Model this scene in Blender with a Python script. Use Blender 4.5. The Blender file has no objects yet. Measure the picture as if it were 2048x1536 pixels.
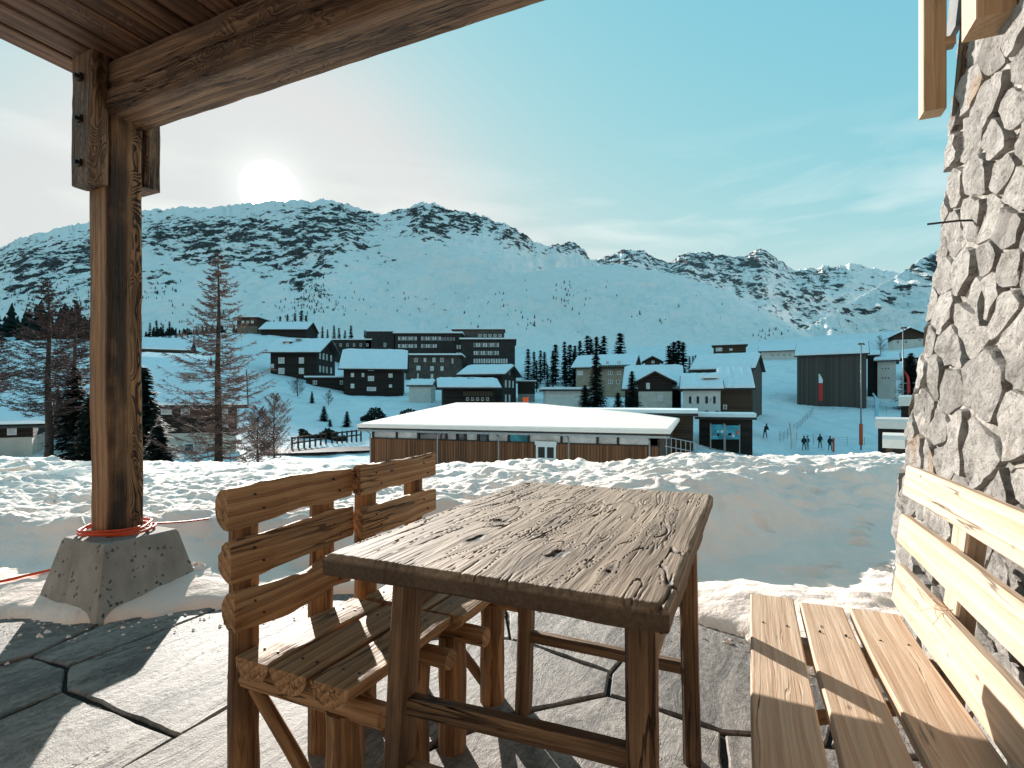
import bpy, math, random
import numpy as np
from mathutils import Vector, Matrix

R = math.radians
scene = bpy.context.scene
COL = scene.collection
F, HX, HY, EYE = 1060.0, 1024.0, 797.0, 1.05      # focal length and horizon measured on the photograph, eye height in metres

# ------------------------------------------------------------------ camera
cam_d = bpy.data.cameras.new('camera')
cam_d.sensor_width = 36.0
cam_d.lens = 36.0 * F / 2048.0
cam_d.shift_y = (HY - 768.0) / 2048.0
cam_d.clip_start = 0.05
cam_d.clip_end = 40000.0
cam = bpy.data.objects.new('camera', cam_d)
COL.objects.link(cam)
cam.location = (0, 0, EYE)
cam.rotation_euler = (R(90), 0, 0)
scene.camera = cam

# ------------------------------------------------------------------ sky and sun
SUN_AZ, SUN_EL = R(-24.6), R(19.65)                 # to the left of the view axis, just over the ridge
SDIR = Vector((math.sin(SUN_AZ) * math.cos(SUN_EL), math.cos(SUN_AZ) * math.cos(SUN_EL), math.sin(SUN_EL)))
world = bpy.data.worlds.new('World')
scene.world = world
world.use_nodes = True
wn = world.node_tree
wn.nodes.clear()
def WN(t, **k):
    n = wn.nodes.new(t)
    for a, b in k.items(): setattr(n, a, b)
    return n
w_out = WN('ShaderNodeOutputWorld')
w_bg = WN('ShaderNodeBackground')
sky = WN('ShaderNodeTexSky', sky_type='NISHITA', sun_disc=False, sun_elevation=SUN_EL, sun_rotation=SUN_AZ,
         altitude=1800.0, air_density=1.0, dust_density=0.8, ozone_density=1.5)
w_sc = WN('ShaderNodeSeparateColor')                # the photograph's sky is teal: response per channel
w_tint = WN('ShaderNodeCombineColor')
wn.links.new(sky.outputs[0], w_sc.inputs[0])
def wmath(op, a, b=None, clamp=False):
    n = WN('ShaderNodeMath', operation=op, use_clamp=clamp)
    for i, v in enumerate((a, b)):
        if v is None: continue
        if isinstance(v, (int, float)): n.inputs[i].default_value = v
        else: wn.links.new(v, n.inputs[i])
    return n.outputs[0]
for i, (gain, pw, add, cap) in enumerate(((0.62, 1.08, 0.18, 2.5), (1.70, 0.33, 0.0, 2.62), (2.30, 0.10, 0.0, 2.62))):
    v_ = wmath('ADD', wmath('MULTIPLY', wmath('POWER', w_sc.outputs[i], pw), gain), add)
    n_ = WN('ShaderNodeMath', operation='SMOOTH_MIN')
    wn.links.new(v_, n_.inputs[0]); n_.inputs[1].default_value = cap; n_.inputs[2].default_value = 0.8
    wn.links.new(n_.outputs[0], w_tint.inputs[i])
# the bright ring of sky round the sun, and thin cloud veils low over the ridge
w_geo = WN('ShaderNodeNewGeometry')
w_dot = WN('ShaderNodeVectorMath', operation='DOT_PRODUCT')
w_dot.inputs[1].default_value = tuple(-SDIR)
wn.links.new(w_geo.outputs['Incoming'], w_dot.inputs[0])
cosd = wmath('MAXIMUM', w_dot.outputs['Value'], 0.0)
w_disc = WN('ShaderNodeMapRange', interpolation_type='SMOOTHSTEP')
wn.links.new(cosd, w_disc.inputs['Value'])
w_disc.inputs['From Min'].default_value = math.cos(0.046)
w_disc.inputs['From Max'].default_value = math.cos(0.030)
glow = wmath('ADD', wmath('MULTIPLY', w_disc.outputs[0], 40.0), wmath('ADD', wmath('MULTIPLY', wmath('POWER', cosd, 800.0), 1.3), wmath('MULTIPLY', wmath('POWER', cosd, 12.0), 0.12)))
w_glow = WN('ShaderNodeMix', data_type='RGBA', blend_type='ADD')
w_glow.inputs[0].default_value = 1.0
w_gc = WN('ShaderNodeMix', data_type='RGBA', blend_type='MULTIPLY')
w_gc.inputs[0].default_value = 1.0
w_gc.inputs[6].default_value = (1.0, 0.97, 0.94, 1)
w_comb = WN('ShaderNodeCombineColor')
for i in range(3): wn.links.new(glow, w_comb.inputs[i])
wn.links.new(w_comb.outputs[0], w_gc.inputs[7])
# cloud veils
w_sep = WN('ShaderNodeSeparateXYZ')
wn.links.new(w_geo.outputs['Incoming'], w_sep.inputs[0])
w_map = WN('ShaderNodeMapping')
w_map.inputs['Scale'].default_value = (3.0, 3.0, 16.0)
wn.links.new(w_geo.outputs['Incoming'], w_map.inputs['Vector'])
w_noi = WN('ShaderNodeTexNoise')
w_noi.inputs['Scale'].default_value = 1.3
w_noi.inputs['Detail'].default_value = 6
w_noi.inputs['Distortion'].default_value = 0.6
wn.links.new(w_map.outputs[0], w_noi.inputs['Vector'])
elev = wmath('MULTIPLY', w_sep.outputs[2], -1.0)
low = wmath('SUBTRACT', 1.0, wmath('MULTIPLY', wmath('ABSOLUTE', wmath('SUBTRACT', elev, 0.29)), 7.0), clamp=True)
veil = wmath('MULTIPLY', wmath('MULTIPLY', wmath('SUBTRACT', w_noi.outputs[0], 0.47), 5.0, clamp=True), low)
veil = wmath('MULTIPLY', veil, 0.35)
w_veil = WN('ShaderNodeMix', data_type='RGBA', blend_type='MIX')
wn.links.new(veil, w_veil.inputs[0])
wn.links.new(w_tint.outputs[0], w_glow.inputs[6])
wn.links.new(w_gc.outputs[2], w_glow.inputs[7])
wn.links.new(w_glow.outputs[2], w_veil.inputs[6])
w_veil.inputs[7].default_value = (3.7, 3.75, 3.6, 1)
wn.links.new(w_veil.outputs[2], w_bg.inputs['Color'])
w_bg.inputs['Strength'].default_value = 0.133
wn.links.new(w_bg.outputs[0], w_out.inputs[0])

sun_d = bpy.data.lights.new('sun', 'SUN')
sun_d.energy = 5.0
sun_d.angle = R(0.5)
sun_d.color = (1.0, 0.95, 0.88)
sun = bpy.data.objects.new('sun', sun_d)
COL.objects.link(sun)
sun.rotation_euler = SDIR.to_track_quat('Z', 'Y').to_euler()
sun.location = (-20, 40, 30)

vs = scene.view_settings
vs.view_transform = 'Standard'
vs.look = 'None'
vs.exposure = 1.15
vs.gamma = 1.0
vs.use_curve_mapping = False
scene.render.film_transparent = False
try:
    scene.cycles.max_bounces = 6
    scene.cycles.diffuse_bounces = 3
    scene.cycles.sample_clamp_indirect = 6.0
    scene.cycles.use_denoising = True
except Exception:
    pass

# ------------------------------------------------------------------ helpers: coordinates
TH = R(24.2)                                       # the terrace runs 24 degrees to the right of the view axis
CT, ST = math.cos(TH), math.sin(TH)
def TW(w, l, z=0.0):                               # terrace frame (across, along, up) -> world
    return Vector((CT * w + ST * l, -ST * w + CT * l, z))
def PX(px, py, Y):                                 # a point seen at photo pixel (px, py), Y metres ahead
    return Vector(((px - HX) / F * Y, Y, EYE + (HY - py) / F * Y))
def GP(px, py, z=0.0):                             # the point of the level z seen at photo pixel
    Y = F * (EYE - z) / (py - HY)
    return Vector(((px - HX) / F * Y, Y, z))

# ------------------------------------------------------------------ helpers: noise
def _hash(ix, iy, iz, seed):
    h = (ix * 374761393 + iy * 668265263 + iz * 2147483647 + seed * 1274126177) & 0xFFFFFFFF
    h = ((h ^ (h >> 13)) * 1274126177) & 0xFFFFFFFF
    h = ((h ^ (h >> 16)) * 2246822519) & 0xFFFFFFFF
    return ((h ^ (h >> 15)) & 0xFFFFFF) / float(0xFFFFFF)
def vnoise(x, y, z=0.0, seed=0):
    x, y, z = np.broadcast_arrays(np.asarray(x, float), np.asarray(y, float), np.asarray(z, float))
    fx, fy, fz = np.floor(x), np.floor(y), np.floor(z)
    ix, iy, iz = fx.astype(np.int64), fy.astype(np.int64), fz.astype(np.int64)
    u, v, w = x - fx, y - fy, z - fz
    u = u * u * u * (u * (u * 6 - 15) + 10); v = v * v * v * (v * (v * 6 - 15) + 10); w = w * w * w * (w * (w * 6 - 15) + 10)
    def L(a, b, t): return a + (b - a) * t
    def H(a, b, c): return _hash(ix + a, iy + b, iz + c, seed)
    r0 = L(L(H(0, 0, 0), H(1, 0, 0), u), L(H(0, 1, 0), H(1, 1, 0), u), v)
    if not np.any(w): return r0
    r1 = L(L(H(0, 0, 1), H(1, 0, 1), u), L(H(0, 1, 1), H(1, 1, 1), u), v)
    return L(r0, r1, w)
def fbm(x, y, z=0.0, octs=4, seed=0, gain=0.5):
    s, a, t = 0.0, 1.0, 0.0
    x = np.asarray(x, float); y = np.asarray(y, float); z = np.asarray(z, float)
    for i in range(octs):
        s = s + a * (vnoise(x, y, z, seed + i * 17) - 0.5); t += a
        x, y, z, a = x * 2.03 + 11.3, y * 2.03 + 5.7, z * 2.03, a * gain
    return s / t * 2.0                              # about -1 .. 1
def ridged(x, y, octs=4, seed=0):
    s, a, t = 0.0, 1.0, 0.0
    for i in range(octs):
        s = s + a * (1.0 - np.abs(vnoise(x, y, 0.0, seed + i * 31) * 2 - 1)); t += a
        x, y, a = x * 2.1 + 3.1, y * 2.1 + 8.2, a * 0.5
    return s / t
def sstep(a, b, x):
    t = np.clip((x - a) / (b - a), 0, 1)
    return t * t * (3 - 2 * t)

# ------------------------------------------------------------------ helpers: objects
def new_mesh(name, verts, faces, mat=None, smooth=False):
    me = bpy.data.meshes.new(name)
    me.from_pydata([tuple(v) for v in verts], [], [tuple(f) for f in faces])
    if mat: me.materials.append(mat)
    if smooth: me.polygons.foreach_set('use_smooth', [True] * len(me.polygons))
    me.update()
    return me
def link(name, me, parent=None, loc=(0, 0, 0), rot=(0, 0, 0), mat4=None, scale=None):
    o = bpy.data.objects.new(name, me)
    COL.objects.link(o)
    if parent: o.parent = parent
    if mat4 is not None: o.matrix_basis = mat4
    else:
        o.location = loc; o.rotation_euler = rot
        if scale: o.scale = scale
    return o
def tag(o, label=None, cat=None, group=None, kind=None):
    if label: o['label'] = label
    if cat: o['category'] = cat
    if group: o['group'] = group
    if kind: o['kind'] = kind
    return o
def thing(name, label, cat, loc=(0, 0, 0), rz=0.0, group=None):
    return tag(link(name, None, None, loc, (0, 0, rz)), label, cat, group)
def grid_faces(nu, nv):                            # index = i * nv + j
    i, j = np.meshgrid(np.arange(nu - 1), np.arange(nv - 1), indexing='ij')
    a = (i * nv + j).ravel()
    return np.stack([a, a + nv, a + nv + 1, a + 1], 1)
def grid_mesh(name, V, mat, smooth=True, flip=False):   # V: (nu, nv, 3)
    nu, nv = V.shape[:2]
    q = grid_faces(nu, nv)
    if flip: q = q[:, ::-1]
    me = bpy.data.meshes.new(name)
    me.vertices.add(nu * nv); me.vertices.foreach_set('co', V.reshape(-1).astype(np.float32))
    me.loops.add(q.size); me.loops.foreach_set('vertex_index', q.reshape(-1).astype(np.int32))
    me.polygons.add(len(q)); me.polygons.foreach_set('loop_start', np.arange(0, q.size, 4, dtype=np.int32))
    me.polygons.foreach_set('use_smooth', np.full(len(q), smooth))
    me.materials.append(mat)
    me.update(); me.validate()
    return me
def add_attr(me, name, vals):
    at = me.attributes.new(name, 'FLOAT', 'POINT')
    at.data.foreach_set('value', np.asarray(vals, np.float32).reshape(-1))
class MB:                                          # collects faces of one part
    def __init__(s): s.v = []; s.f = []
    def poly(s, pts, faces):
        n = len(s.v); s.v += [tuple(p) for p in pts]; s.f += [tuple(i + n for i in f) for f in faces]
    def box(s, x0, x1, y0, y1, z0, z1):
        s.poly([(x0, y0, z0), (x1, y0, z0), (x1, y1, z0), (x0, y1, z0), (x0, y0, z1), (x1, y0, z1), (x1, y1, z1), (x0, y1, z1)],
               [(3, 2, 1, 0), (4, 5, 6, 7), (0, 1, 5, 4), (1, 2, 6, 5), (2, 3, 7, 6), (3, 0, 4, 7)])
    def prism(s, prof, a0, a1, axis):              # closed 2-D outline pushed along an axis
        n = len(prof)
        def P(p, a): return (a, p[0], p[1]) if axis == 'x' else (p[0], a, p[1]) if axis == 'y' else (p[0], p[1], a)
        s.poly([P(p, a0) for p in prof] + [P(p, a1) for p in prof],
               [tuple(range(n))[::-1], tuple(range(n, 2 * n))] + [(i, (i + 1) % n, n + (i + 1) % n, n + i) for i in range(n)])
    def tube(s, pts, rad, n=6, cap=True):
        pts = [Vector(p) for p in pts]
        rad = rad if isinstance(rad, (list, tuple)) else [rad] * len(pts)
        base = len(s.v); prev = None
        for i, p in enumerate(pts):
            d = (pts[min(i + 1, len(pts) - 1)] - pts[max(i - 1, 0)])
            if d.length < 1e-9: d = Vector((0, 0, 1))
            d.normalize()
            if prev is None:
                u = d.orthogonal().normalized()
            else:
                u = prev - d * prev.dot(d)
                u = u.normalized() if u.length > 1e-6 else d.orthogonal().normalized()
            prev = u; v = d.cross(u)
            for k in range(n):
                a = 2 * math.pi * k / n
                s.v.append(tuple(p + (u * math.cos(a) + v * math.sin(a)) * rad[i]))
        for i in range(len(pts) - 1):
            for k in range(n):
                a, b = base + i * n + k, base + i * n + (k + 1) % n
                s.f.append((a, b, b + n, a + n))
        if cap:
            s.f.append(tuple(base + k for k in range(n))[::-1]); s.f.append(tuple(base + (len(pts) - 1) * n + k for k in range(n)))
    def build(s, name, mat, parent=None, loc=(0, 0, 0), rz=0.0, smooth=False, mat4=None):
        return link(name, new_mesh(name, s.v, s.f, mat, smooth), parent, loc, (0, 0, rz), mat4)
    def mesh(s, name, mat, smooth=False): return new_mesh(name, s.v, s.f, mat, smooth)
# ------------------------------------------------------------------ materials
class NT:
    def __init__(s, name):
        s.m = bpy.data.materials.new(name); s.m.use_nodes = True
        s.t = s.m.node_tree; s.t.nodes.clear()
        s.out = s.t.nodes.new('ShaderNodeOutputMaterial')
        s.p = s.t.nodes.new('ShaderNodeBsdfPrincipled')
        s.t.links.new(s.p.outputs[0], s.out.inputs[0])
    def put(s, sock, v):
        if v is None: return
        if hasattr(v, 'is_output'): s.t.links.new(v, sock)
        else: sock.default_value = v
    def n(s, typ, ins=None, **props):
        nd = s.t.nodes.new('ShaderNode' + typ)
        for k, v in props.items(): setattr(nd, k, v)
        for k, v in (ins or {}).items(): s.put(nd.inputs[k], v)
        return nd
    def math(s, op, a, b=None, clamp=False, c=None):
        nd = s.n('Math', {0: a}, operation=op, use_clamp=clamp)
        if b is not None: s.put(nd.inputs[1], b)
        if c is not None: s.put(nd.inputs[2], c)
        return nd.outputs[0]
    def mix(s, f, a, b, blend='MIX'):
        nd = s.n('Mix', data_type='RGBA', blend_type=blend)
        s.put(nd.inputs[0], f); s.put(nd.inputs[6], C4(a)); s.put(nd.inputs[7], C4(b))
        return nd.outputs[2]
    def step(s, v, lo, hi):
        return s.n('MapRange', {'Value': v, 'From Min': lo, 'From Max': hi}, interpolation_type='SMOOTHSTEP').outputs[0]
    def obj(s, rnd=True, scale=(1, 1, 1), rot=(0, 0, 0)):
        co = s.n('TexCoord').outputs['Object']
        if rnd:
            r = s.n('ObjectInfo').outputs['Random']
            co = s.n('VectorMath', {0: co, 1: s.n('VectorMath', {0: (31.0, 17.0, 23.0), 3: r}, operation='SCALE').outputs[0]}, operation='ADD').outputs[0]
        return s.map(co, scale, rot)
    def map(s, co, scale=(1, 1, 1), rot=(0, 0, 0), loc=(0, 0, 0)):
        return s.n('Mapping', {'Vector': co, 'Scale': scale, 'Rotation': rot, 'Location': loc}).outputs[0]
    def noise(s, co, scale, detail=4, rough=0.55, dist=0.0):
        return s.n('TexNoise', {'Vector': co, 'Scale': scale, 'Detail': detail, 'Roughness': rough, 'Distortion': dist}).outputs[0]
    def pos(s): return s.n('NewGeometry').outputs['Position']
    def bump(s, h, strength, dist, prev=None):
        nd = s.n('Bump', {'Height': h, 'Strength': strength, 'Distance': dist})
        if prev is not None: s.put(nd.inputs['Normal'], prev)
        return nd.outputs[0]
    def done(s, col, rough=0.7, normal=None, spec=0.3, metal=0.0, **k):
        s.put(s.p.inputs['Base Color'], C4(col)); s.put(s.p.inputs['Roughness'], rough)
        s.put(s.p.inputs['Specular IOR Level'], spec); s.put(s.p.inputs['Metallic'], metal)
        if normal is not None: s.put(s.p.inputs['Normal'], normal)
        for a, b in k.items(): s.put(s.p.inputs[a.replace('_', ' ')], b)
        return s.m
def C4(c):
    return (*c, 1.0) if isinstance(c, tuple) and len(c) == 3 else c

def plain(name, col, rough=0.6, var=0.12, scale=8.0, spec=0.3, metal=0.0, bump=0.0):
    t = NT(name)
    n = t.noise(t.obj(), scale, 5)
    c = t.mix(t.step(n, 0.25, 0.75), tuple(v * (1 - var) for v in col), tuple(min(1, v * (1 + var)) for v in col))
    nm = t.bump(n, bump, 0.02) if bump else None
    return t.done(c, rough, nm, spec, metal)

def wood(name, light, dark, rough=0.62, fibre=1.0, rings=16.0, knots=0.55, blotch=0.0, cracks=0.4, bump=0.35, contour=0.0, stain=False, blotchcol=(0.035, 0.022, 0.014), spec=0.25):
    """grain along local X, rings round it, knots, checks"""
    t = NT(name)
    co = t.obj(True)
    wob = t.n('VectorMath', {0: t.n('VectorMath', {0: t.n('TexNoise', {'Vector': t.map(co, (2.2, 9, 9)), 'Scale': 1.0, 'Detail': 2}).outputs[1], 1: (0.5, 0.5, 0.5)}, operation='SUBTRACT').outputs[0], 3: 0.018}, operation='SCALE').outputs[0]
    cw = t.n('VectorMath', {0: co, 1: wob}, operation='ADD').outputs[0]
    fib = t.noise(t.map(cw, (3.0, 110 * fibre, 110 * fibre)), 1.0, 4, 0.6)
    ring = t.n('TexWave', {'Vector': t.map(cw, (0.35, 1.0, 1.0), loc=(0, 0.13, -0.21)), 'Scale': rings, 'Distortion': 1.3, 'Detail': 3.0, 'Detail Scale': 0.6}, wave_type='RINGS', rings_direction='X', wave_profile='SAW').outputs[1]
    tone = t.noise(t.map(co, (1.6, 14, 14)), 1.0, 3)
    f = t.math('ADD', t.math('MULTIPLY', fib, 0.70), t.math('ADD', t.math('MULTIPLY', ring, 0.22), t.math('MULTIPLY', tone, 0.42)))
    f = t.step(f, 0.40, 0.95)
    col = t.mix(f, dark, light)
    hgt = t.math('ADD', t.math('MULTIPLY', fib, 0.7), t.math('MULTIPLY', ring, 0.3))
    if contour:
        cn = t.noise(t.map(co, (2.6, 9, 9)), 1.0, 1.5, 0.4, 1.2)
        sn = t.math('SINE', t.math('MULTIPLY', cn, 105.0))
        m = t.math('MULTIPLY', t.step(sn, 0.1, 0.85), t.step(t.noise(t.map(co, (0.9, 5, 5), loc=(3, 1, 2)), 1.0, 2), 0.46, 0.58))
        m = t.math('MULTIPLY', m, contour)
        if stain:
            xyz = t.n('SeparateXYZ', {0: t.n('TexCoord').outputs['Object']}).outputs
            m = t.math('MULTIPLY', t.math('MULTIPLY', t.step(sn, 0.1, 0.85), t.step(xyz[2], .05, .08)), t.math('SUBTRACT', 1.0, t.step(t.math('ADD', xyz[1], t.math('MULTIPLY', tone, .05)), -.01, .03)))
        col = t.mix(m, col, tuple(v * 0.3 for v in dark))
        hgt = t.math('SUBTRACT', hgt, m)
    if knots:
        vo = t.n('TexVoronoi', {'Vector': t.map(cw, (5.5, 13, 13)), 'Scale': 1.0, 'Randomness': 1.0}).outputs[0]
        k = t.math('MULTIPLY', t.math('SUBTRACT', 1.0, t.step(vo, 0.03, 0.09)), knots)
        col = t.mix(k, col, tuple(v * 0.28 for v in dark))
    if cracks:
        cr = t.noise(t.map(cw, (1.5, 30, 30), loc=(7, 3, 5)), 1.0, 3, 0.5)
        cm = t.math('MULTIPLY', t.math('SUBTRACT', 1.0, t.step(t.math('ABSOLUTE', t.math('SUBTRACT', cr, 0.5)), 0.006, 0.02)), cracks)
        cm = t.math('MULTIPLY', cm, t.step(t.noise(t.map(co, (2, 8, 8), loc=(1, 8, 2)), 1.0, 2), 0.5, 0.62))
        col = t.mix(cm, col, tuple(v * 0.2 for v in dark))
        hgt = t.math('SUBTRACT', hgt, t.math('MULTIPLY', cm, 1.5))
    if blotch:
        b = t.math('MULTIPLY', t.step(t.noise(t.map(co, (2.0, 6, 6), loc=(4, 9, 1)), 1.0, 4, 0.6), 0.45, 0.68), blotch)
        col = t.mix(b, col, blotchcol)
    if stain:                                      # the broad face is charred towards its near edge
        ch = t.math('MULTIPLY', t.step(xyz[2], .04, .085), t.step(t.math('ADD', xyz[1], t.math('MULTIPLY', tone, .05)), .0, .05))
        ch = t.math('MULTIPLY', ch, t.step(t.noise(t.map(co, (2.5, 4, 4)), 1.0, 4), 0.2, 0.5))
        col = t.mix(t.math('MULTIPLY', ch, 0.93), col, (0.03, 0.019, 0.013))
    nm = t.bump(hgt, bump, 0.012)
    return t.done(col, t.math('ADD', t.math('MULTIPLY', fib, 0.25), rough - 0.12), nm, spec)

M = {}
M['chair'] = wood('chair_wood', (0.53, 0.32, 0.165), (0.20, 0.10, 0.045), knots=0.9, cracks=0.8, bump=0.8)
M['chair_log'] = wood('chair_log_wood', (0.45, 0.25, 0.115), (0.13, 0.06, 0.026), knots=0.6, blotch=0.75, blotchcol=(0.07, 0.04, 0.024), cracks=0.7, bump=0.9)
M['bench'] = wood('bench_wood', (0.60, 0.465, 0.345), (0.42, 0.275, 0.175), rings=12, knots=0.8, cracks=1.0, bump=0.35)
M['porch'] = wood('porch_wood', (0.33, 0.21, 0.125), (0.08, 0.043, 0.025), rings=9, knots=0.5, blotch=0.7, blotchcol=(0.055, 0.036, 0.025), cracks=0.9, contour=0.5, bump=1.2)
M['post'] = wood('post_wood', (0.48, 0.26, 0.12), (0.19, 0.085, 0.036), rings=9, knots=0.35, stain=True, blotch=0.6, blotchcol=(0.03, 0.018, 0.011), cracks=0.4, contour=1.0, bump=1.4)
M['roofplank'] = wood('roof_plank_wood', (0.30, 0.165, 0.095), (0.07, 0.035, 0.021), rings=9, knots=0.7, blotch=0.6, cracks=0.3, contour=0.5, bump=0.5)
M['newtimber'] = wood('planed_timber', (0.44, 0.29, 0.165), (0.30, 0.18, 0.09), rings=10, knots=0.35, cracks=0.3, bump=0.2)
M['tableleg'] = wood('table_leg_wood', (0.29, 0.18, 0.10), (0.075, 0.042, 0.024), rings=10, knots=0.4, blotch=0.7, blotchcol=(0.028, 0.018, 0.012), cracks=0.8, bump=0.9)

def tabletop_mat():
    t = NT('table_top_wood')
    co = t.obj(False)
    at = t.n('Attribute', attribute_name='crack').outputs['Fac']
    wear = t.n('Attribute', attribute_name='wear').outputs['Fac']
    fib = t.noise(t.map(co, (4, 120, 120)), 1.0, 4, 0.65)
    tone = t.noise(t.map(co, (2, 9, 9)), 1.0, 4, 0.6)
    col = t.mix(t.step(t.math('ADD', t.math('MULTIPLY', fib, 0.6), t.math('MULTIPLY', tone, 0.5)), 0.32, 0.78), (0.125, 0.086, 0.058), (0.385, 0.295, 0.215))
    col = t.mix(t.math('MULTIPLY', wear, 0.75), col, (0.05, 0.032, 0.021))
    col = t.mix(at, col, (0.012, 0.009, 0.007))
    nm = t.bump(t.math('SUBTRACT', fib, at), 0.6, 0.006)
    return t.done(col, 0.72, nm, 0.25)
M['tabletop'] = tabletop_mat()

def snow_mat(name, a, b, fine=1.0, bump=0.5):
    t = NT(name)
    p = t.pos()
    n1 = t.noise(p, 2.2 * fine, 6, 0.6)
    n2 = t.noise(p, 38.0 * fine, 5, 0.7)
    col = t.mix(t.step(n1, 0.3, 0.7), a, b)
    nm = t.bump(n2, bump, 0.012 / fine)
    nm = t.bump(t.noise(p, 11.0 * fine, 4, 0.6), bump * 0.7, 0.04 / fine, nm)
    return t.done(col, 0.85, nm, 0.12)
M['snow_near'] = snow_mat('near_snow', (0.84, 0.69, 0.60), (0.88, 0.725, 0.63))
def ground_mat():
    t = NT('village_snow')
    p = t.pos()
    n1 = t.noise(p, 0.35, 6, 0.62)
    col = t.mix(t.step(n1, 0.3, 0.7), (0.80, 0.785, 0.77), (0.87, 0.855, 0.84))
    tr = t.math('ABSOLUTE', t.math('SUBTRACT', t.noise(t.map(p, (0.08, 0.05, 0.08)), 1.0, 3, 0.5, 0.5), 0.5))
    col = t.mix(t.math('MULTIPLY', t.math('SUBTRACT', 1.0, t.step(tr, 0.005, 0.03)), 0.22), col, (0.46, 0.56, 0.6))
    nm = t.bump(n1, 0.55, 0.9)
    nm = t.bump(t.noise(p, 2.4, 4, 0.65), 0.5, 0.16, nm)
    return t.done(col, 0.85, nm, 0.1)
M['snow_ground'] = ground_mat()
M['snow_roof'] = snow_mat('roof_snow', (0.76, 0.80, 0.81), (0.83, 0.85, 0.85), 0.5, 0.25)
def mountain_mat(name, rockcol, rock2, scale, snowc=((0.93, 0.83, 0.765), (0.97, 0.885, 0.83))):
    t = NT(name)
    p = t.pos()
    d = t.n('Attribute', attribute_name='rock').outputs['Fac']
    q = t.map(p, (1.0, 1.0, 1.5), rot=(0.0, R(32), 0.0))
    n = t.noise(t.map(q, (scale, scale * 0.42, scale * 1.1)), 1.0, 10, 0.72)
    m = t.step(t.math('ADD', t.math('MULTIPLY', t.math('SUBTRACT', n, 0.5), 2.4), d), 0.49, 0.53)
    big = t.noise(p, 0.004, 5, 0.6)
    snow = t.mix(t.step(big, 0.3, 0.7), *snowc)
    rk = t.mix(t.step(t.noise(p, scale * 4, 4), 0.3, 0.7), rockcol, rock2)
    col = t.mix(m, snow, rk)
    nm = t.bump(t.noise(p, 0.02, 7, 0.66), 0.8, 18.0)
    nm = t.bump(m, 0.7, 3.0, nm)
    return t.done(col, 0.9, nm, 0.1)
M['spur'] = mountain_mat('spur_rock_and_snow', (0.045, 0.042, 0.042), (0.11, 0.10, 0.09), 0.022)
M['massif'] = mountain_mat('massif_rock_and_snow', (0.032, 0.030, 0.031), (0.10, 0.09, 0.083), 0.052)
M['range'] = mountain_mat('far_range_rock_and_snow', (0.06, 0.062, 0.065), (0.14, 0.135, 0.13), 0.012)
M['hill'] = mountain_mat('hill_snow', (0.035, 0.035, 0.036), (0.09, 0.085, 0.08), 0.05)

def slab_mat():
    t = NT('quartzite_slab')
    co = t.obj(True, rot=(0, 0, R(-62)))
    wv = t.noise(co, 3.0, 3)
    st = t.noise(t.map(co, (2.2, 7, 6)), 1.0, 7, 0.68, 0.8)
    ln = t.math('ABSOLUTE', t.math('SUBTRACT', t.noise(t.map(co, (0.9, 4.2, 3), loc=(3, 4, 5)), 1.0, 6, 0.62, 1.2), 0.5))
    line = t.math('MULTIPLY', t.math('SUBTRACT', 1.0, t.step(ln, 0.0, 0.010)), t.step(wv, 0.45, 0.6))
    gr = t.noise(co, 210.0, 3, 0.75)
    g2 = t.noise(co, 38.0, 6, 0.72)
    r = t.n('ObjectInfo').outputs['Random']
    base = t.mix(r, (0.225, 0.193, 0.168), (0.315, 0.272, 0.238))
    f = t.math('ADD', t.math('MULTIPLY', st, 0.5), t.math('ADD', t.math('MULTIPLY', g2, 0.35), t.math('MULTIPLY', gr, 0.25)))
    col = t.mix(t.step(f, 0.46, 0.62), t.mix(1.0, base, (0.36, 0.36, 0.36), 'MULTIPLY'), base)
    col = t.mix(t.math('MULTIPLY', line, 0.75), col, (0.03, 0.03, 0.03))
    nm = t.bump(st, 0.7, 0.020)
    nm = t.bump(t.math('SUBTRACT', g2, line), 0.75, 0.008, nm)
    nm = t.bump(gr, 0.7, 0.003, nm)
    return t.done(col, 0.62, nm, 0.35)
M['slab'] = slab_mat()
def grit_mat():
    t = NT('dark_grit')
    p = t.pos()
    n = t.noise(p, 90, 3, 0.7)
    return t.done(t.mix(t.step(n, 0.35, 0.7), (0.006, 0.006, 0.005), (0.03, 0.028, 0.025)), 0.9, t.bump(n, 1.0, 0.012))
M['grit'] = grit_mat()
def stone_mat():
    t = NT('tower_stone')
    co = t.obj(True)
    r = t.n('ObjectInfo').outputs['Random']
    n1 = t.noise(co, 7, 7, 0.7)
    n2 = t.noise(co, 48, 6, 0.75)
    n3 = t.noise(t.map(co, (1, 1, 2.2), rot=(0.5, 0.3, 0)), 19, 6, 0.72, 0.6)
    base = t.mix(r, (0.33, 0.305, 0.28), (0.50, 0.465, 0.43))
    col = t.mix(t.step(n1, 0.36, 0.64), t.mix(1.0, base, (0.62, 0.61, 0.60), 'MULTIPLY'), base)
    rust = t.math('MULTIPLY', t.step(t.noise(t.map(co, (2, 2, 2), loc=(5, 2, 8)), 1.0, 3), 0.58, 0.70), t.step(r, 0.82, 0.95))
    col = t.mix(t.math('MULTIPLY', rust, 0.6), col, (0.36, 0.23, 0.13))
    pm = t.math('SUBTRACT', 1.0, t.step(n3, 0.36, 0.47))
    col = t.mix(t.math('MULTIPLY', pm, 0.55), col, (0.09, 0.08, 0.07))
    sp = t.math('SUBTRACT', 1.0, t.step(n2, 0.36, 0.46))
    col = t.mix(t.math('MULTIPLY', sp, 0.6), col, (0.07, 0.063, 0.055))
    nm = t.bump(n1, 0.8, 0.045)
    nm = t.bump(n3, 0.9, 0.020, nm)
    nm = t.bump(n2, 0.9, 0.008, nm)
    return t.done(col, 0.9, nm, 0.2)
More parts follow.
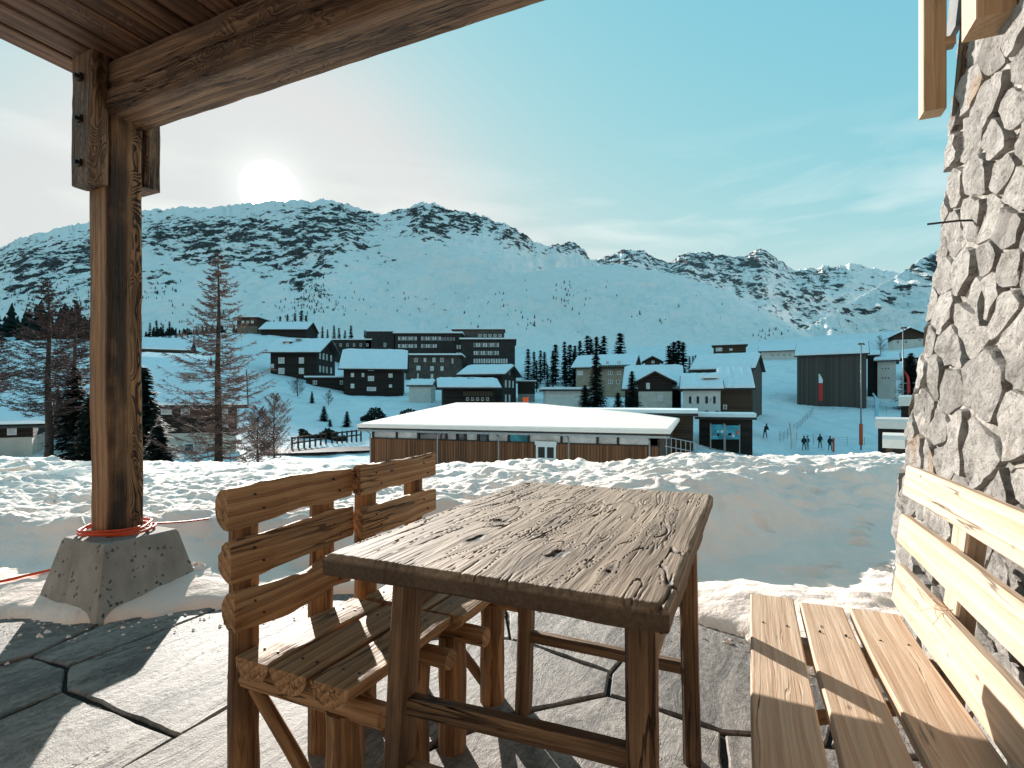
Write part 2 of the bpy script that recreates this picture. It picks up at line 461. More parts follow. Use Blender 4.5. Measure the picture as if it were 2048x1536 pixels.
M['stone'] = stone_mat()
M['mortar'] = plain('tower_mortar', (0.26, 0.235, 0.21), 0.95, 0.45, 18, bump=1.0)
def concrete_mat():
    t = NT('footing_concrete')
    co = t.obj(False)
    n1 = t.noise(co, 5, 6, 0.6); n2 = t.noise(co, 70, 4, 0.7)
    streak = t.noise(t.map(co, (14, 14, 1.2)), 1.0, 4)
    col = t.mix(t.step(t.math('ADD', t.math('MULTIPLY', n1, 0.6), t.math('MULTIPLY', streak, 0.4)), 0.3, 0.7), (0.22, 0.195, 0.17), (0.38, 0.34, 0.30))
    vo = t.n('TexVoronoi', {'Vector': t.n('VectorMath', {0: co, 1: t.n('VectorMath', {0: t.n('TexNoise', {'Vector': co, 'Scale': 18.0}).outputs[1], 3: 0.04}, operation='SCALE').outputs[0]}, operation='ADD').outputs[0], 'Scale': 30.0}).outputs[0]
    pit = t.math('MULTIPLY', t.math('SUBTRACT', 1.0, t.step(vo, 0.12, 0.30)), t.step(t.noise(co, 9, 2), 0.44, 0.54))
    col = t.mix(t.math('MULTIPLY', pit, 0.85), col, (0.045, 0.042, 0.038))
    nm = t.bump(t.math('SUBTRACT', t.math('MULTIPLY', n2, 0.4), pit), 0.8, 0.01)
    return t.done(col, 0.85, nm, 0.2)
M['concrete'] = concrete_mat()
M['rope'] = plain('orange_rope', (0.62, 0.075, 0.02), 0.5, 0.15, 60, bump=0.3)
M['iron'] = plain('dark_iron', (0.035, 0.033, 0.032), 0.5, 0.3, 30, 0.5, 0.6)
M['slate'] = plain('grey_slate', (0.10, 0.10, 0.10), 0.7, 0.3, 12, bump=0.6)
# village
def boards(name, a, b, width, axis=0, bump=0.5):
    t = NT(name)
    co = t.obj(False)
    s = t.n('SeparateXYZ', {0: co}).outputs[axis]
    u = t.math('DIVIDE', s, width)
    cell = t.n('TexWhiteNoise', {'W': t.math('FLOOR', u)}, noise_dimensions='1D').outputs[0]
    fr = t.math('FRACT', u)
    gap = t.math('MULTIPLY', t.step(fr, 0.0, 0.1), t.math('SUBTRACT', 1.0, t.step(fr, 0.9, 1.0)))
    sc = (9, 9, 0.7) if axis == 0 else (0.7, 0.7, 9)
    n = t.noise(t.map(co, sc), 1.0, 4, 0.6)
    col = t.mix(t.math('ADD', t.math('MULTIPLY', cell, 0.55), t.math('MULTIPLY', n, 0.45)), a, b)
    col = t.mix(gap, tuple(v * 0.35 for v in a), col)
    return t.done(col, 0.75, t.bump(gap, bump, 0.05), 0.2)
M['darkwood'] = boards('dark_chalet_timber', (0.016, 0.011, 0.009), (0.042, 0.028, 0.022), 0.22, 2)
M['brownwood'] = boards('brown_chalet_timber', (0.045, 0.026, 0.017), (0.10, 0.058, 0.036), 0.22, 2)
M['greywood'] = boards('grey_barn_boards', (0.055, 0.044, 0.038), (0.12, 0.095, 0.08), 0.3, 0)
M['hotel'] = plain('dark_hotel_cladding', (0.030, 0.024, 0.021), 0.7, 0.3, 0.6)
M['hotelside'] = plain('brown_hotel_cladding', (0.085, 0.062, 0.05), 0.7, 0.3, 0.8)
M['plaster'] = plain('pale_render', (0.56, 0.48, 0.41), 0.85, 0.12, 1.2)
M['whitewall'] = plain('white_render', (0.60, 0.56, 0.51), 0.85, 0.08, 1.0)
M['beigewall'] = plain('beige_render', (0.34, 0.25, 0.18), 0.85, 0.15, 1.0)
M['stonebase'] = plain('rough_stone_base', (0.16, 0.125, 0.095), 0.9, 0.45, 2.5, bump=1.0)
M['roofdark'] = plain('dark_roof_edge', (0.045, 0.035, 0.03), 0.7, 0.3, 3)
M['frame'] = plain('white_window_frame', (0.70, 0.68, 0.65), 0.5, 0.05, 3)
M['curtain_glare'] = plain('pale_curtain_glare_glass', (0.55, 0.53, 0.50), 0.3, 0.35, 1.2, 0.5)  # pale colour stands for curtains and for bright reflections painted into the panes
def glass_mat():
    t = NT('dark_window_glass')
    return t.done((0.035, 0.045, 0.055), 0.08, None, 0.8)
M['glass'] = glass_mat()
M['shutter'] = plain('dark_shutter', (0.03, 0.022, 0.018), 0.6, 0.2, 5)
M['concretewall'] = plain('grey_concrete', (0.24, 0.22, 0.20), 0.85, 0.2, 1.5)
M['pavboard'] = plain('pavilion_board', (0.155, 0.075, 0.04), 0.75, 0.55, 3.0, 0.2)
M['pavboard2'] = plain('pavilion_board_dark', (0.085, 0.042, 0.026), 0.75, 0.5, 3.0, 0.2)
M['metal'] = plain('galvanised_metal', (0.26, 0.255, 0.25), 0.45, 0.15, 6, 0.5, 0.5)
M['red'] = plain('red_fabric', (0.50, 0.03, 0.03), 0.6, 0.15, 3)
M['orange'] = plain('orange_padding', (0.62, 0.09, 0.025), 0.55, 0.1, 3)
M['white'] = plain('white_fabric', (0.68, 0.70, 0.72), 0.6, 0.08, 3)
M['blue'] = plain('light_blue_fabric', (0.30, 0.55, 0.66), 0.6, 0.12, 3)
M['teal'] = plain('teal_screen', (0.05, 0.27, 0.33), 0.6, 0.5, 1.5)
M['asphalt'] = plain('dark_road', (0.055, 0.055, 0.06), 0.8, 0.25, 3, bump=0.2)
M['needles'] = plain('conifer_needles', (0.012, 0.019, 0.016), 0.8, 0.5, 5, 0.1)
M['needles_near'] = plain('spruce_needles', (0.02, 0.024, 0.017), 0.8, 0.5, 5, 0.15)
M['bark'] = plain('tree_bark', (0.055, 0.038, 0.030), 0.9, 0.45, 12, 0.1, bump=0.8)
M['twig'] = plain('bare_larch_twigs', (0.16, 0.092, 0.072), 0.8, 0.35, 3, 0.15)
M['twig2'] = plain('dark_larch_twigs', (0.085, 0.05, 0.042), 0.8, 0.35, 3, 0.15)
M['skin'] = plain('skin', (0.45, 0.27, 0.2), 0.6, 0.05, 5)
M['cloth_dark'] = plain('dark_ski_clothing', (0.02, 0.022, 0.026), 0.7, 0.3, 8)
M['cloth_blue'] = plain('pale_blue_ski_trousers', (0.22, 0.30, 0.34), 0.7, 0.2, 8)
# ------------------------------------------------------------------ the ground: one snow sheet from the terrace to the foot of the mountains
_rowsY = [5.0, 8, 12, 22, 35, 50, 64, 75, 110, 170, 210, 320, 600, 1000]
_px = [-900, 0, 300, 500, 600, 700, 900, 1100, 1400, 1600, 1800, 2100, 3000]
_Z = [
 [-.4, -.35, -.35, -.35, -.35, -.35, -.4, -.4, -.4, -.4, -.3, -.3, -.3],
 [-.3, -.3, -.3, -.3, -.4, -.6, -.8, -.9, -.9, -.9, -.6, -.6, -.6],
 [-.9, -.9, -.9, -.9, -1.2, -1.7, -1.9, -2, -1.9, -1.9, -1.4, -1.3, -1.3],
 [-1.7, -1.7, -1.8, -2.0, -2.4, -3.0, -3.6, -3.7, -3.6, -3.4, -2.6, -2.4, -2.4],
 [-2.5, -2.6, -2.6, -2.9, -3.1, -3.3, -3.7, -3.7, -3.7, -3.9, -3.2, -3.2, -3],
 [-2, -1.8, -1.6, -2.2, -2.6, -2.8, -3.2, -3.3, -3.3, -5.0, -4.8, -4.2, -3.5],
 [0, .3, .8, -.6, -1.2, -1.5, -2.0, -2.1, -1.3, -5.7, -5.3, -3.6, -3],
 [2, 2.4, 3, 1.4, .7, .1, -.5, -.6, -.5, -4.0, -3.4, -1.5, -.5],
 [8, 8.5, 9, 7.5, 5.2, 2.6, 1.8, 1.6, 1.6, 1.9, 2.6, 6, 8],
 [18, 18, 19, 18.5, 16, 10, 8, 8, 10, 12, 15.5, 22, 30],
 [26, 25, 25.5, 27, 25.5, 20, 14, 14, 18, 20, 22.5, 30, 40],
 [40, 36, 35, 35, 34, 33, 30, 29, 33, 38, 42, 50, 70],
 [80, 74, 74, 72, 70, 68, 62, 58, 56, 56, 60, 80, 120],
 [90, 80, 80, 80, 80, 80, 75, 70, 68, 66, 72, 100, 150]]
_Zr = np.array(_Z, float); _ly = np.log(np.array(_rowsY))
def ground_z(X, Y):
    X = np.atleast_1d(np.asarray(X, float)); Y = np.atleast_1d(np.asarray(Y, float))
    X, Y = np.broadcast_arrays(X, Y)
    p = HX + F * X / np.maximum(Y, 0.5)
    cols = np.stack([np.interp(p, _px, r) for r in _Zr], 0)
    t = np.clip(np.interp(np.log(np.maximum(Y, 5.0)), _ly, np.arange(len(_ly))), 0, len(_ly) - 1.0001)
    i = t.astype(int); f = t - i
    take = lambda k: np.take_along_axis(cols, np.clip(k, 0, len(_ly) - 1)[None], 0)[0]
    a, b, c, d = take(i - 1), take(i), take(i + 1), take(i + 2)
    z = b + 0.5 * f * ((c - a) + f * ((2 * a - 5 * b + 4 * c - d) + f * (3 * (b - c) + d - a)))
    return np.where(f == 0, b, z)
def gz(X, Y): return float(ground_z(X, Y)[0])

U = np.linspace(-1.75, 1.75, 380)
YS = np.exp(np.linspace(math.log(5.0), math.log(1000), 340))
UU, YY = np.meshgrid(U, YS, indexing='ij')
XX = UU * YY
ZZ = ground_z(XX.ravel(), YY.ravel()).reshape(XX.shape)
ZZ += fbm(XX * 0.45, YY * 0.45, octs=4, seed=3) * np.clip(YY / 60, 0.06, 1.0) * 0.28 + fbm(XX * 0.06, YY * 0.06, octs=3, seed=5) * np.clip((YY - 30) / 60, 0, 2.2) * 0.35
ground = link('ground', grid_mesh('ground', np.stack([XX, YY, ZZ], -1), M['snow_ground'], flip=False))
tag(ground, 'snow covered village ground rising towards the mountains', kind='structure')

# ------------------------------------------------------------------ the snow bank round the terrace
_bx = [-9, -2.43, -2.0, -1.46, -.943, -.503, 0, .459, .859, .997, 1.139, 1.477, 3, 9]
_by = [2.55, 2.50, 2.47, 2.62, 2.82, 2.95, 2.9, 2.76, 2.50, 2.24, 1.96, 1.80, 1.8, 1.8]     # where snow meets paving
_fx = [-9, -3, -1.5, 0, 1.05, 1.97, 2.8, 4, 9]
_fy = [3.3, 3.15, 3.2, 3.35, 3.0, 3.6, 3.9, 4.3, 6]                                          # foot of the bank
_hx = [-9, -3, -1.2, -.2, .6, 1.3, 3, 5, 9]
_hh = [.18, .16, .15, .22, .31, .39, .36, .36, .38]                                            # height of the bank
_rng = np.random.default_rng(5)
_pits = np.stack([_rng.uniform(-6, 6, 190), _rng.uniform(2.7, 6.2, 190), _rng.uniform(.04, .11, 190), _rng.uniform(.025, .07, 190)], 1)
def snow_h(X, Y):
    X = np.asarray(X, float); Y = np.asarray(Y, float)
    wx = X + fbm(X * 1.3, Y * 1.3, octs=3, seed=41) * 0.22
    yb = np.interp(wx, _bx, _by) + fbm(X * 3, Y * 3, octs=3, seed=9) * 0.09 + fbm(X * 11, Y * 11, octs=2, seed=19) * 0.03
    s = Y - yb
    h = np.where(s > 0, 0.055 * (1 - np.exp(-np.maximum(s, 0) / 0.05)) + 0.05 * sstep(0.0, 0.7, s), -0.05 + 0 * s)
    fy = np.interp(wx, _fx, _fy); hb = np.interp(X, _hx, _hh)
    q = (Y - fy) / (hb / 0.62)
    bank = hb * sstep(-0.15, 1.2, q + fbm(X * 1.6, Y * 1.6, octs=3, seed=23) * 0.2)
    on = sstep(0.0, 0.35, s)
    lump = fbm(X * 1.1, Y * 1.6, octs=3, seed=2) * 0.06 + fbm(X * 4.2, Y * 5.5, octs=3, seed=7) * 0.022 + fbm(X * 15, Y * 18, octs=3, seed=8) * 0.012
    lump = lump + np.maximum(0, ridged(X * 2.4, Y * 3.8, 3, 77) - 0.76) * 0.16 * sstep(0.6, 1.2, q)
    lump = lump + sstep(0.1, 0.5, q) * (1 - sstep(0.9, 1.4, q)) * fbm(X * 1.8, Y * 5.0, octs=4, seed=91) * 0.07
    lump = lump + sstep(0.0, 0.4, q) * np.abs(fbm(X * 5.0, Y * 8.0, octs=4, seed=95, gain=.6)) * 0.055
    h = h + bank * on + lump * on * (0.35 + 0.65 * sstep(0.1, 0.8, s))
    shp = np.shape(h); X1, Y1, h1, o1 = (np.atleast_1d(np.broadcast_to(q_, shp)).ravel() for q_ in (X, Y, h, on)); h1 = h1.copy()
    for (px_, py_, pr, pd) in _pits:
        k = np.nonzero((np.abs(X1 - px_) < 2.4 * pr) & (np.abs(Y1 - py_) < 2.2 * pr))[0]
        if len(k) == 0: continue
        d2 = ((X1[k] - px_) ** 2 + ((Y1[k] - py_) * 1.2) ** 2) / pr ** 2
        h1[k] += o1[k] * (-pd * np.exp(-d2 ** 2) + pd * 0.25 * np.exp(-(np.sqrt(d2) - 1.25) ** 2 * 12))
    h = h1.reshape(shp)
    yc = np.interp(X, [-9, -2, 0, 1.2, 3, 9], [6.6, 6.4, 5.8, 4.75, 5.3, 6.5])
    h = h - sstep(0, 2.6, Y - yc) * (np.maximum(0, h) + 1.3)
    return h
gx = np.linspace(-8.5, 8.5, 640); gy = np.concatenate([np.linspace(1.5, 5.0, 210), np.linspace(5.02, 9.2, 90)])
GX, GY = np.meshgrid(gx, gy, indexing='ij')
bank = link('snow_bank', grid_mesh('snow_bank', np.stack([GX, GY, snow_h(GX, GY)], -1), M['snow_near']))
tag(bank, 'trampled snow bank behind the table and along the terrace edge', kind='structure')
# blocks of hard snow on the bank
def snow_block(px, py, Y, s, seed, label):
    rr = random.Random(seed)
    m = MB()
    n, rings = 10, 5
    for r in range(rings + 1):
        a = math.pi / 2 * r / rings
        for k in range(n):
            b = 2 * math.pi * k / n
            q = (0.75 + 0.45 * rr.random())
            m.v.append((math.cos(b) * math.cos(a) * s[0] * q, math.sin(b) * math.cos(a) * s[1] * q, math.sin(a) ** 0.7 * s[2] * (0.8 + 0.3 * rr.random()) - 0.03))
    for r in range(rings):
        for k in range(n):
            i, j = r * n + k, r * n + (k + 1) % n
            m.f.append((i, j, j + n, i + n))
    p = PX(px, py, Y)
    o = m.build('snow_block', M['snow_near'], None, (p.x, p.y, float(snow_h(p.x, p.y)) - 0.02), rr.random() * 6)
    tag(o, label, 'snow block', 'lumps of hard snow on the bank')
snow_block(45, 945, 5.6, (.28, .2, .17), 1, 'big wedge of hard snow at the left edge behind the wooden post')
snow_block(965, 930, 5.2, (.10, .08, .07), 2, 'small snow lump below the long brown pavilion')
snow_block(700, 1130, 2.95, (.07, .06, .05), 4, 'small snow lump on the terrace edge behind the rustic chairs')
snow_block(395, 1140, 2.98, (.10, .08, .07), 5, 'rounded snow lump beside the concrete footing')

# ------------------------------------------------------------------ mountains, each a sheet with its own ridge line, faces and back slope
def mountain(name, label, ridge, yfoot, ycrest, zfoot, power, mat, nx, ny, amp, rockspots, rockbase, pxr, seed, jag=0.0, under=0.0):
    p = np.linspace(pxr[0], pxr[1], nx)
    rp, ry = zip(*ridge)
    py = np.interp(p, rp, ry)
    py = np.convolve(np.pad(py, 3, mode='edge'), np.ones(7) / 7, 'valid')
    yc = np.interp(p, *zip(*ycrest)); yf = np.interp(p, *zip(*yfoot)); pw = np.interp(p, *zip(*power)); zf0 = np.interp(p, *zip(*zfoot))
    t = np.concatenate([np.linspace(0, 1, ny) ** 0.9, 1 + np.linspace(0.02, 0.5, 12)])
    P, T = np.meshgrid(p, t, indexing='ij')
    Yv = yf[:, None] + (yc - yf)[:, None] * T
    Xv = (P - HX) / F * Yv
    zr = EYE + (HY - py) / F * yc
    g = np.where(T <= 1, np.clip(T, 0, 1) ** pw[:, None], 1 - (T - 1) * 1.1)
    Zv = zf0[:, None] + (zr - zf0)[:, None] * g
    mid = np.sin(np.clip(T, 0, 1) * math.pi) ** 0.8
    s = 1.0 / amp / 5.0
    wx_ = Xv + fbm(Xv * s, Yv * s, octs=2, seed=seed + 5) / s * 0.25
    rel = (ridged(Xv * s, Yv * s * 0.7, 5, seed) - 0.55) * 1.4 + (ridged(wx_ * s * 2.2, Yv * s * 0.55, 4, seed + 40) - 0.55) * 1.3 + fbm(Xv * s * 0.5, Yv * s * 0.5, octs=3, seed=seed + 3) * 0.8
    Zv = Zv + rel * amp * mid
    if jag:
        jn = fbm(P * 0.06, P * 0 + seed, octs=5, seed=seed + 9, gain=0.75)
        Zv = Zv + jn * jag * np.clip((T - 0.7) / 0.3, 0, 1) * (T <= 1.1)
        Zv = Zv + fbm(Xv * s * 5, Yv * s * 5, octs=3, seed=seed + 21) * amp * 0.16 * np.clip(T * 2, 0, 1)
    me = grid_mesh(name, np.stack([Xv, Yv, Zv], -1), mat)
    PY = HY - (Zv - EYE) / Yv * F
    dens = np.full(P.shape, rockbase, float)
    for (ax, ay, sx, sy, wt) in rockspots:
        dens += 1.45 * wt * np.exp(-((P - ax) / sx) ** 2 - ((PY - ay) / sy) ** 2)
    dz = np.gradient(Zv, axis=1) / np.maximum(np.gradient(Yv, axis=1), 1e-3)
    dx = np.gradient(Zv, axis=0) / np.maximum(np.abs(np.gradient(Xv, axis=0)), 1e-3)
    st_ = np.sqrt(dz ** 2 + dx ** 2)
    dens += np.clip((st_ - np.median(st_)) * 0.28, -0.12, 0.16)
    add_attr(me, 'rock', np.clip(dens, -1, 0.54))
    o = link(name, me)
    tag(o, label, kind='structure')
    return Xv, Yv, Zv, P, PY

RIDGE_A = [(-700, 600), (-300, 560), (0, 494), (60, 470), (120, 455), (170, 448), (285, 422), (340, 417), (420, 414), (480, 407), (540, 404), (600, 402), (640, 401), (690, 405), (720, 415), (755, 428), (790, 421), (820, 411), (848, 402), (870, 409), (900, 417), (930, 426), (980, 435), (1030, 455), (1060, 475), (1100, 492), (1150, 506), (1200, 525), (1260, 560), (1350, 620), (1450, 690), (1600, 760)]
massif = mountain('mountain_massif', 'long snowy mountain with dark rocky crest under the sun', RIDGE_A,
    [(-700, 330), (1600, 330)], [(-700, 1050), (1000, 1050), (1150, 1120), (1600, 1050)], [(-700, 28), (1600, 22)],
    [(-700, 1.15), (300, 1.25), (700, 1.35), (950, 1.6), (1200, 1.8), (1600, 1.8)], M['massif'], 1000, 240, 14.0,
    [(60, 520, 120, 45, .34), (90, 590, 90, 40, .24), (200, 500, 70, 60, .3), (330, 560, 40, 30, .22), (390, 470, 110, 42, .34), (470, 500, 90, 50, .3), (560, 470, 80, 60, .22), (640, 470, 60, 60, .34), (610, 570, 45, 40, .24), (700, 440, 60, 34, .32),
     (740, 500, 50, 30, .14), (850, 432, 70, 34, .36), (950, 445, 70, 26, .33), (1040, 474, 50, 24, .33), (880, 470, 30, 30, .2), (1120, 500, 60, 12, .25), (300, 450, 60, 40, .1)], 0.02, (-700, 1600), 11, jag=8.0)
hill = mountain('snow_hill', 'smooth rounded snow hill below the rocky crest', [(500, 700), (700, 690), (800, 648), (900, 596), (1000, 560), (1060, 545), (1120, 536), (1200, 531), (1260, 532), (1330, 546), (1400, 563), (1470, 589), (1540, 628), (1600, 660), (1660, 692), (1750, 720), (1900, 760)],
    [(500, 330), (1900, 330)], [(500, 720), (1900, 720)], [(500, 24), (1900, 20)], [(500, 1.1), (1900, 1.1)], M['hill'], 520, 120, 6.0,
    [(1130, 585, 22, 30, .16), (1060, 640, 30, 14, .10), (1545, 665, 40, 10, .12)], -0.16, (500, 1900), 31, jag=1.0)
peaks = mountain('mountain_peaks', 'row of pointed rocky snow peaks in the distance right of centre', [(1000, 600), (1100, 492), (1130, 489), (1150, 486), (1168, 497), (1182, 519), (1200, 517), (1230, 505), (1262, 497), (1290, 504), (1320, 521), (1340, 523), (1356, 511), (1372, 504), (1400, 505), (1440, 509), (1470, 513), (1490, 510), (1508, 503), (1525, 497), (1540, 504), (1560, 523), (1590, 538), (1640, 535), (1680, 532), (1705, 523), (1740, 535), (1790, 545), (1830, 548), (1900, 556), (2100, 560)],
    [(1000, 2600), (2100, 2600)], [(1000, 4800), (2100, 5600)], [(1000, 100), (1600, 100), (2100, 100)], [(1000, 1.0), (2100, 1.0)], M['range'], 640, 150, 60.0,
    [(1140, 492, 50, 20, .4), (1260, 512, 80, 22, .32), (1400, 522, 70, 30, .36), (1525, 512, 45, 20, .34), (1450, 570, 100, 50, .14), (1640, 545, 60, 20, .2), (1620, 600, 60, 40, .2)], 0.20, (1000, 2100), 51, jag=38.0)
spur = mountain('mountain_spur', 'steep snowy spur with sunlit patches at right beside the stone tower', [(1480, 720), (1560, 690), (1620, 652), (1660, 628), (1700, 604), (1750, 577), (1800, 546), (1850, 513), (1885, 497), (1950, 470), (2050, 430), (2300, 425), (2800, 430)],
    [(1480, 700), (2800, 700)], [(1480, 819), (1560, 877), (1620, 964), (1700, 1100), (1750, 1200), (1800, 1330), (1850, 1480), (1885, 1613), (1950, 1800), (2050, 2273), (2800, 2273)], [(1480, 0), (2800, 0)], [(1480, 1.0), (2800, 1.0)], M['spur'], 420, 150, 26.0,
    [(1850, 530, 70, 30, .32), (1700, 625, 60, 18, .26), (1780, 590, 60, 22, .2), (1640, 655, 40, 12, .2), (1900, 580, 30, 60, .2)], 0.06, (1480, 2800), 71, jag=6.0)

# ------------------------------------------------------------------ far woods on the slopes (too small to tell apart)
def conifer_tuft(m, p, h, rr, k=5, tiers=3):
    r = h * (0.18 + 0.10 * rr.random())
    n = tiers
    for i in range(n):
        z0, z1 = h * (0.1 + 0.81 * i / n), h * min(1.0, 0.1 + 0.84 * i / n + 1.1 / n)
        q = r * (1 - 0.81 * i / n); a0 = rr.random() * 6
        b = len(m.v)
        for j in range(k):
            a = a0 + 2 * math.pi * j / k
            m.v.append((p[0] + math.cos(a) * q * (0.7 + 0.6 * rr.random()), p[1] + math.sin(a) * q, p[2] + z0 * (0.9 + 0.2 * rr.random())))
        m.v.append((p[0], p[1], p[2] + z1))
        for j in range(k): m.f.append((b + j, b + (j + 1) % k, b + k))
def slope_wood(name, label, sheets, spots, hrange, seed, mat):
    rr = random.Random(seed); m = MB()
    for (sheet, ax, ay, sx, sy, n) in spots:
        Xv, Yv, Zv, P, PY = sheets[sheet]
        for _ in range(n):
            tx, ty = rr.gauss(ax, sx), rr.gauss(ay, sy)
            i = int(np.clip(np.searchsorted(P[:, 0], tx), 0, P.shape[0] - 1))
            j = int(np.argmin(np.abs(PY[i, :-12] - ty)))
            if abs(PY[i, j] - ty) > 12: continue
            conifer_tuft(m, (Xv[i, j], Yv[i, j], Zv[i, j] - 1), rr.uniform(*hrange), rr)
    tag(m.build(name, mat), label, kind='stuff')
SH = [massif, hill, spur]
slope_wood('mountain_wood', 'scattered small dark trees and bushes on the lower mountain slopes', SH,
    [(0, 60, 570, 80, 25, 150), (0, 120, 600, 80, 20, 150), (0, 600, 560, 25, 22, 50), (0, 630, 590, 20, 15, 50), (0, 320, 590, 25, 14, 26), (0, 480, 640, 60, 12, 60), (0, 720, 600, 90, 22, 30), (0, 620, 612, 40, 10, 60),
     (1, 1130, 590, 14, 16, 26), (1, 1000, 590, 80, 24, 26), (1, 1060, 645, 30, 8, 16), (1, 1300, 620, 130, 26, 24), (1, 1540, 668, 26, 7, 24), (1, 880, 650, 80, 14, 20), (2, 1660, 650, 40, 8, 26)], (2.2, 4.6), 3, M['needles'])
# ------------------------------------------------------------------ terrace: grit bed with quartzite slabs
m = MB()
m.poly([(-6, -3, -0.014), (6, -3, -0.014), (6, 5.2, -0.014), (-6, 5.2, -0.014)], [(0, 1, 2, 3)])
bed = m.build('terrace', M['grit']); tag(bed, 'dark grit bed of the terrace paving', kind='structure')
n1, n2, n3, n4, n5, n6, n7 = (62, 1311), (134, 1332), (129, 1378), (356, 1471), (439, 1215), (453, 1415), (182, 1256)
l1, l2 = (-260, 1400), (-260, 1545)
n9, n10, n11, n12, n13, n14, n15 = (760, 1290), (930, 1273), (1021, 1279), (1068, 1291), (1222, 1346), (1216, 1389), (1064, 1421)
n16, n17, n18, n18b, n19, n20, n21 = (900, 1475), (560, 1640), (1011, 1206), (1005, 1130), (1246, 1318), (1325, 1230), (1317, 1419)
n22, n23, n24, n25, n26, n27, n8, n28 = (1445, 1463), (1500, 1467), (1655, 1490), (1900, 1525), (1451, 1536), (1458, 1800), (100, 1625), (244, 1536)
far = [(-150, 1200), (150, 1150), (360, 1110), (600, 1090), (800, 1080)]
SLABS = [[n1, n7, (380, 1172), n5, n2], [n2, n5, (600, 1160), (760, 1150), n9, n6, n4, n3], [l1, n1, n2, n3, l2], [l2, n3, n4, n28, n8, (-260, 1900)],
         [l1, far[0], far[1], far[2], (380, 1172), n7, n1], [n4, n6, n9, n10, n16, n17, n8, n28], [n10, n11, n12, n13, n14, n15, n16],
         [n9, (760, 1150), far[4], n18b, n18, n11, n10], [n18b, (1250, 1120), n20, n19, n13, n12, n11, n18],
         [n20, (1250, 1120), (1420, 1150), (1560, 1215), (1720, 1300), n24, n23, n22, n21, n14, n13, n19],
         [n16, n15, n14, n21, n22, n26, n27, (900, 2100), n17], [n22, n23, n24, n25, (2000, 2000), n27, n26], [(1720, 1300), (1900, 1270), (2300, 1420), n25, n24],
         [(380, 1172), far[2], far[3], (600, 1160), n5], [(600, 1160), far[3], far[4], (760, 1150)], [n8, n17, (900, 2100), (300, 2600), (-260, 1900)], [(900, 2100), n27, (2000, 2000), (2300, 2600), (300, 2600)]]
rr = random.Random(4)
def poly_inset(pts, d):
    n = len(pts); out = []
    area = sum(pts[i][0] * pts[(i + 1) % n][1] - pts[(i + 1) % n][0] * pts[i][1] for i in range(n))
    sg = 1 if area > 0 else -1
    for i in range(n):
        p0, p1, p2 = (Vector(pts[i - 1]), Vector(pts[i]), Vector(pts[(i + 1) % n]))
        e1, e2 = (p1 - p0).normalized(), (p2 - p1).normalized()
        na, nb = Vector((-e1.y, e1.x)) * sg, Vector((-e2.y, e2.x)) * sg
        b = na + nb
        b = b.normalized() if b.length > 1e-4 else na
        out.append(p1 + b * (d / max(0.45, b.dot(na))))
    return out, sg
for pl in SLABS:
    pts = [tuple(GP(*p).xy) for p in pl]
    q, sg = poly_inset(pts, 0.0085)
    if sg < 0: q = q[::-1]
    fine = []
    for i in range(len(q)):
        a, b = q[i], q[(i + 1) % len(q)]
        nseg = max(2, int((b - a).length / 0.045))
        nn = Vector((-(b - a).y, (b - a).x)).normalized()
        for k in range(nseg):
            c = a.lerp(b, k / nseg)
            fine.append(c + nn * (float(fbm(c.x * 9, c.y * 9, octs=3, seed=61)) * 0.009 + rr.uniform(-.0015, .0015)))
    N = len(fine); zt = rr.uniform(-0.004, 0.004)
    cen = sum(fine, Vector((0, 0))) / N
    v = [(p.x, p.y, -0.04) for p in fine] + [(p.x, p.y, zt - 0.006) for p in fine]
    ins = [p + (cen - p).normalized() * 0.007 for p in fine]
    v += [(p.x, p.y, zt) for p in ins]
    f = []
    for i in range(N):
        j = (i + 1) % N
        f += [(i, j, N + j, N + i), (N + i, N + j, 2 * N + j, 2 * N + i)]
    f.append(tuple(range(2 * N, 3 * N)))
    link('paving_slab', new_mesh('paving_slab', v, f, M['slab']), bed)

cr = MB(); rr = random.Random(21)
for _ in range(420):
    x_ = rr.uniform(-2.9, 1.6); yb_ = float(np.interp(x_, _bx, _by)); y_ = yb_ - abs(rr.gauss(0, .16)) + .03
    s_ = rr.uniform(.003, .012) * (1.6 if rr.random() < .08 else 1)
    n_ = len(cr.v)
    cr.v += [(x_ + s_ * rr.uniform(.6, 1.3), y_, .001), (x_, y_ + s_ * rr.uniform(.6, 1.3), .001), (x_ - s_ * rr.uniform(.6, 1.3), y_, .001), (x_, y_ - s_ * rr.uniform(.6, 1.3), .001), (x_ + s_ * rr.uniform(-.3, .3), y_, s_ * rr.uniform(.7, 1.2))]
    cr.f += [(n_, n_ + 1, n_ + 4), (n_ + 1, n_ + 2, n_ + 4), (n_ + 2, n_ + 3, n_ + 4), (n_ + 3, n_, n_ + 4)]
tag(cr.build('snow_crumbs', M['snow_near']), 'small crumbs of snow scattered on the paving edge', kind='stuff')

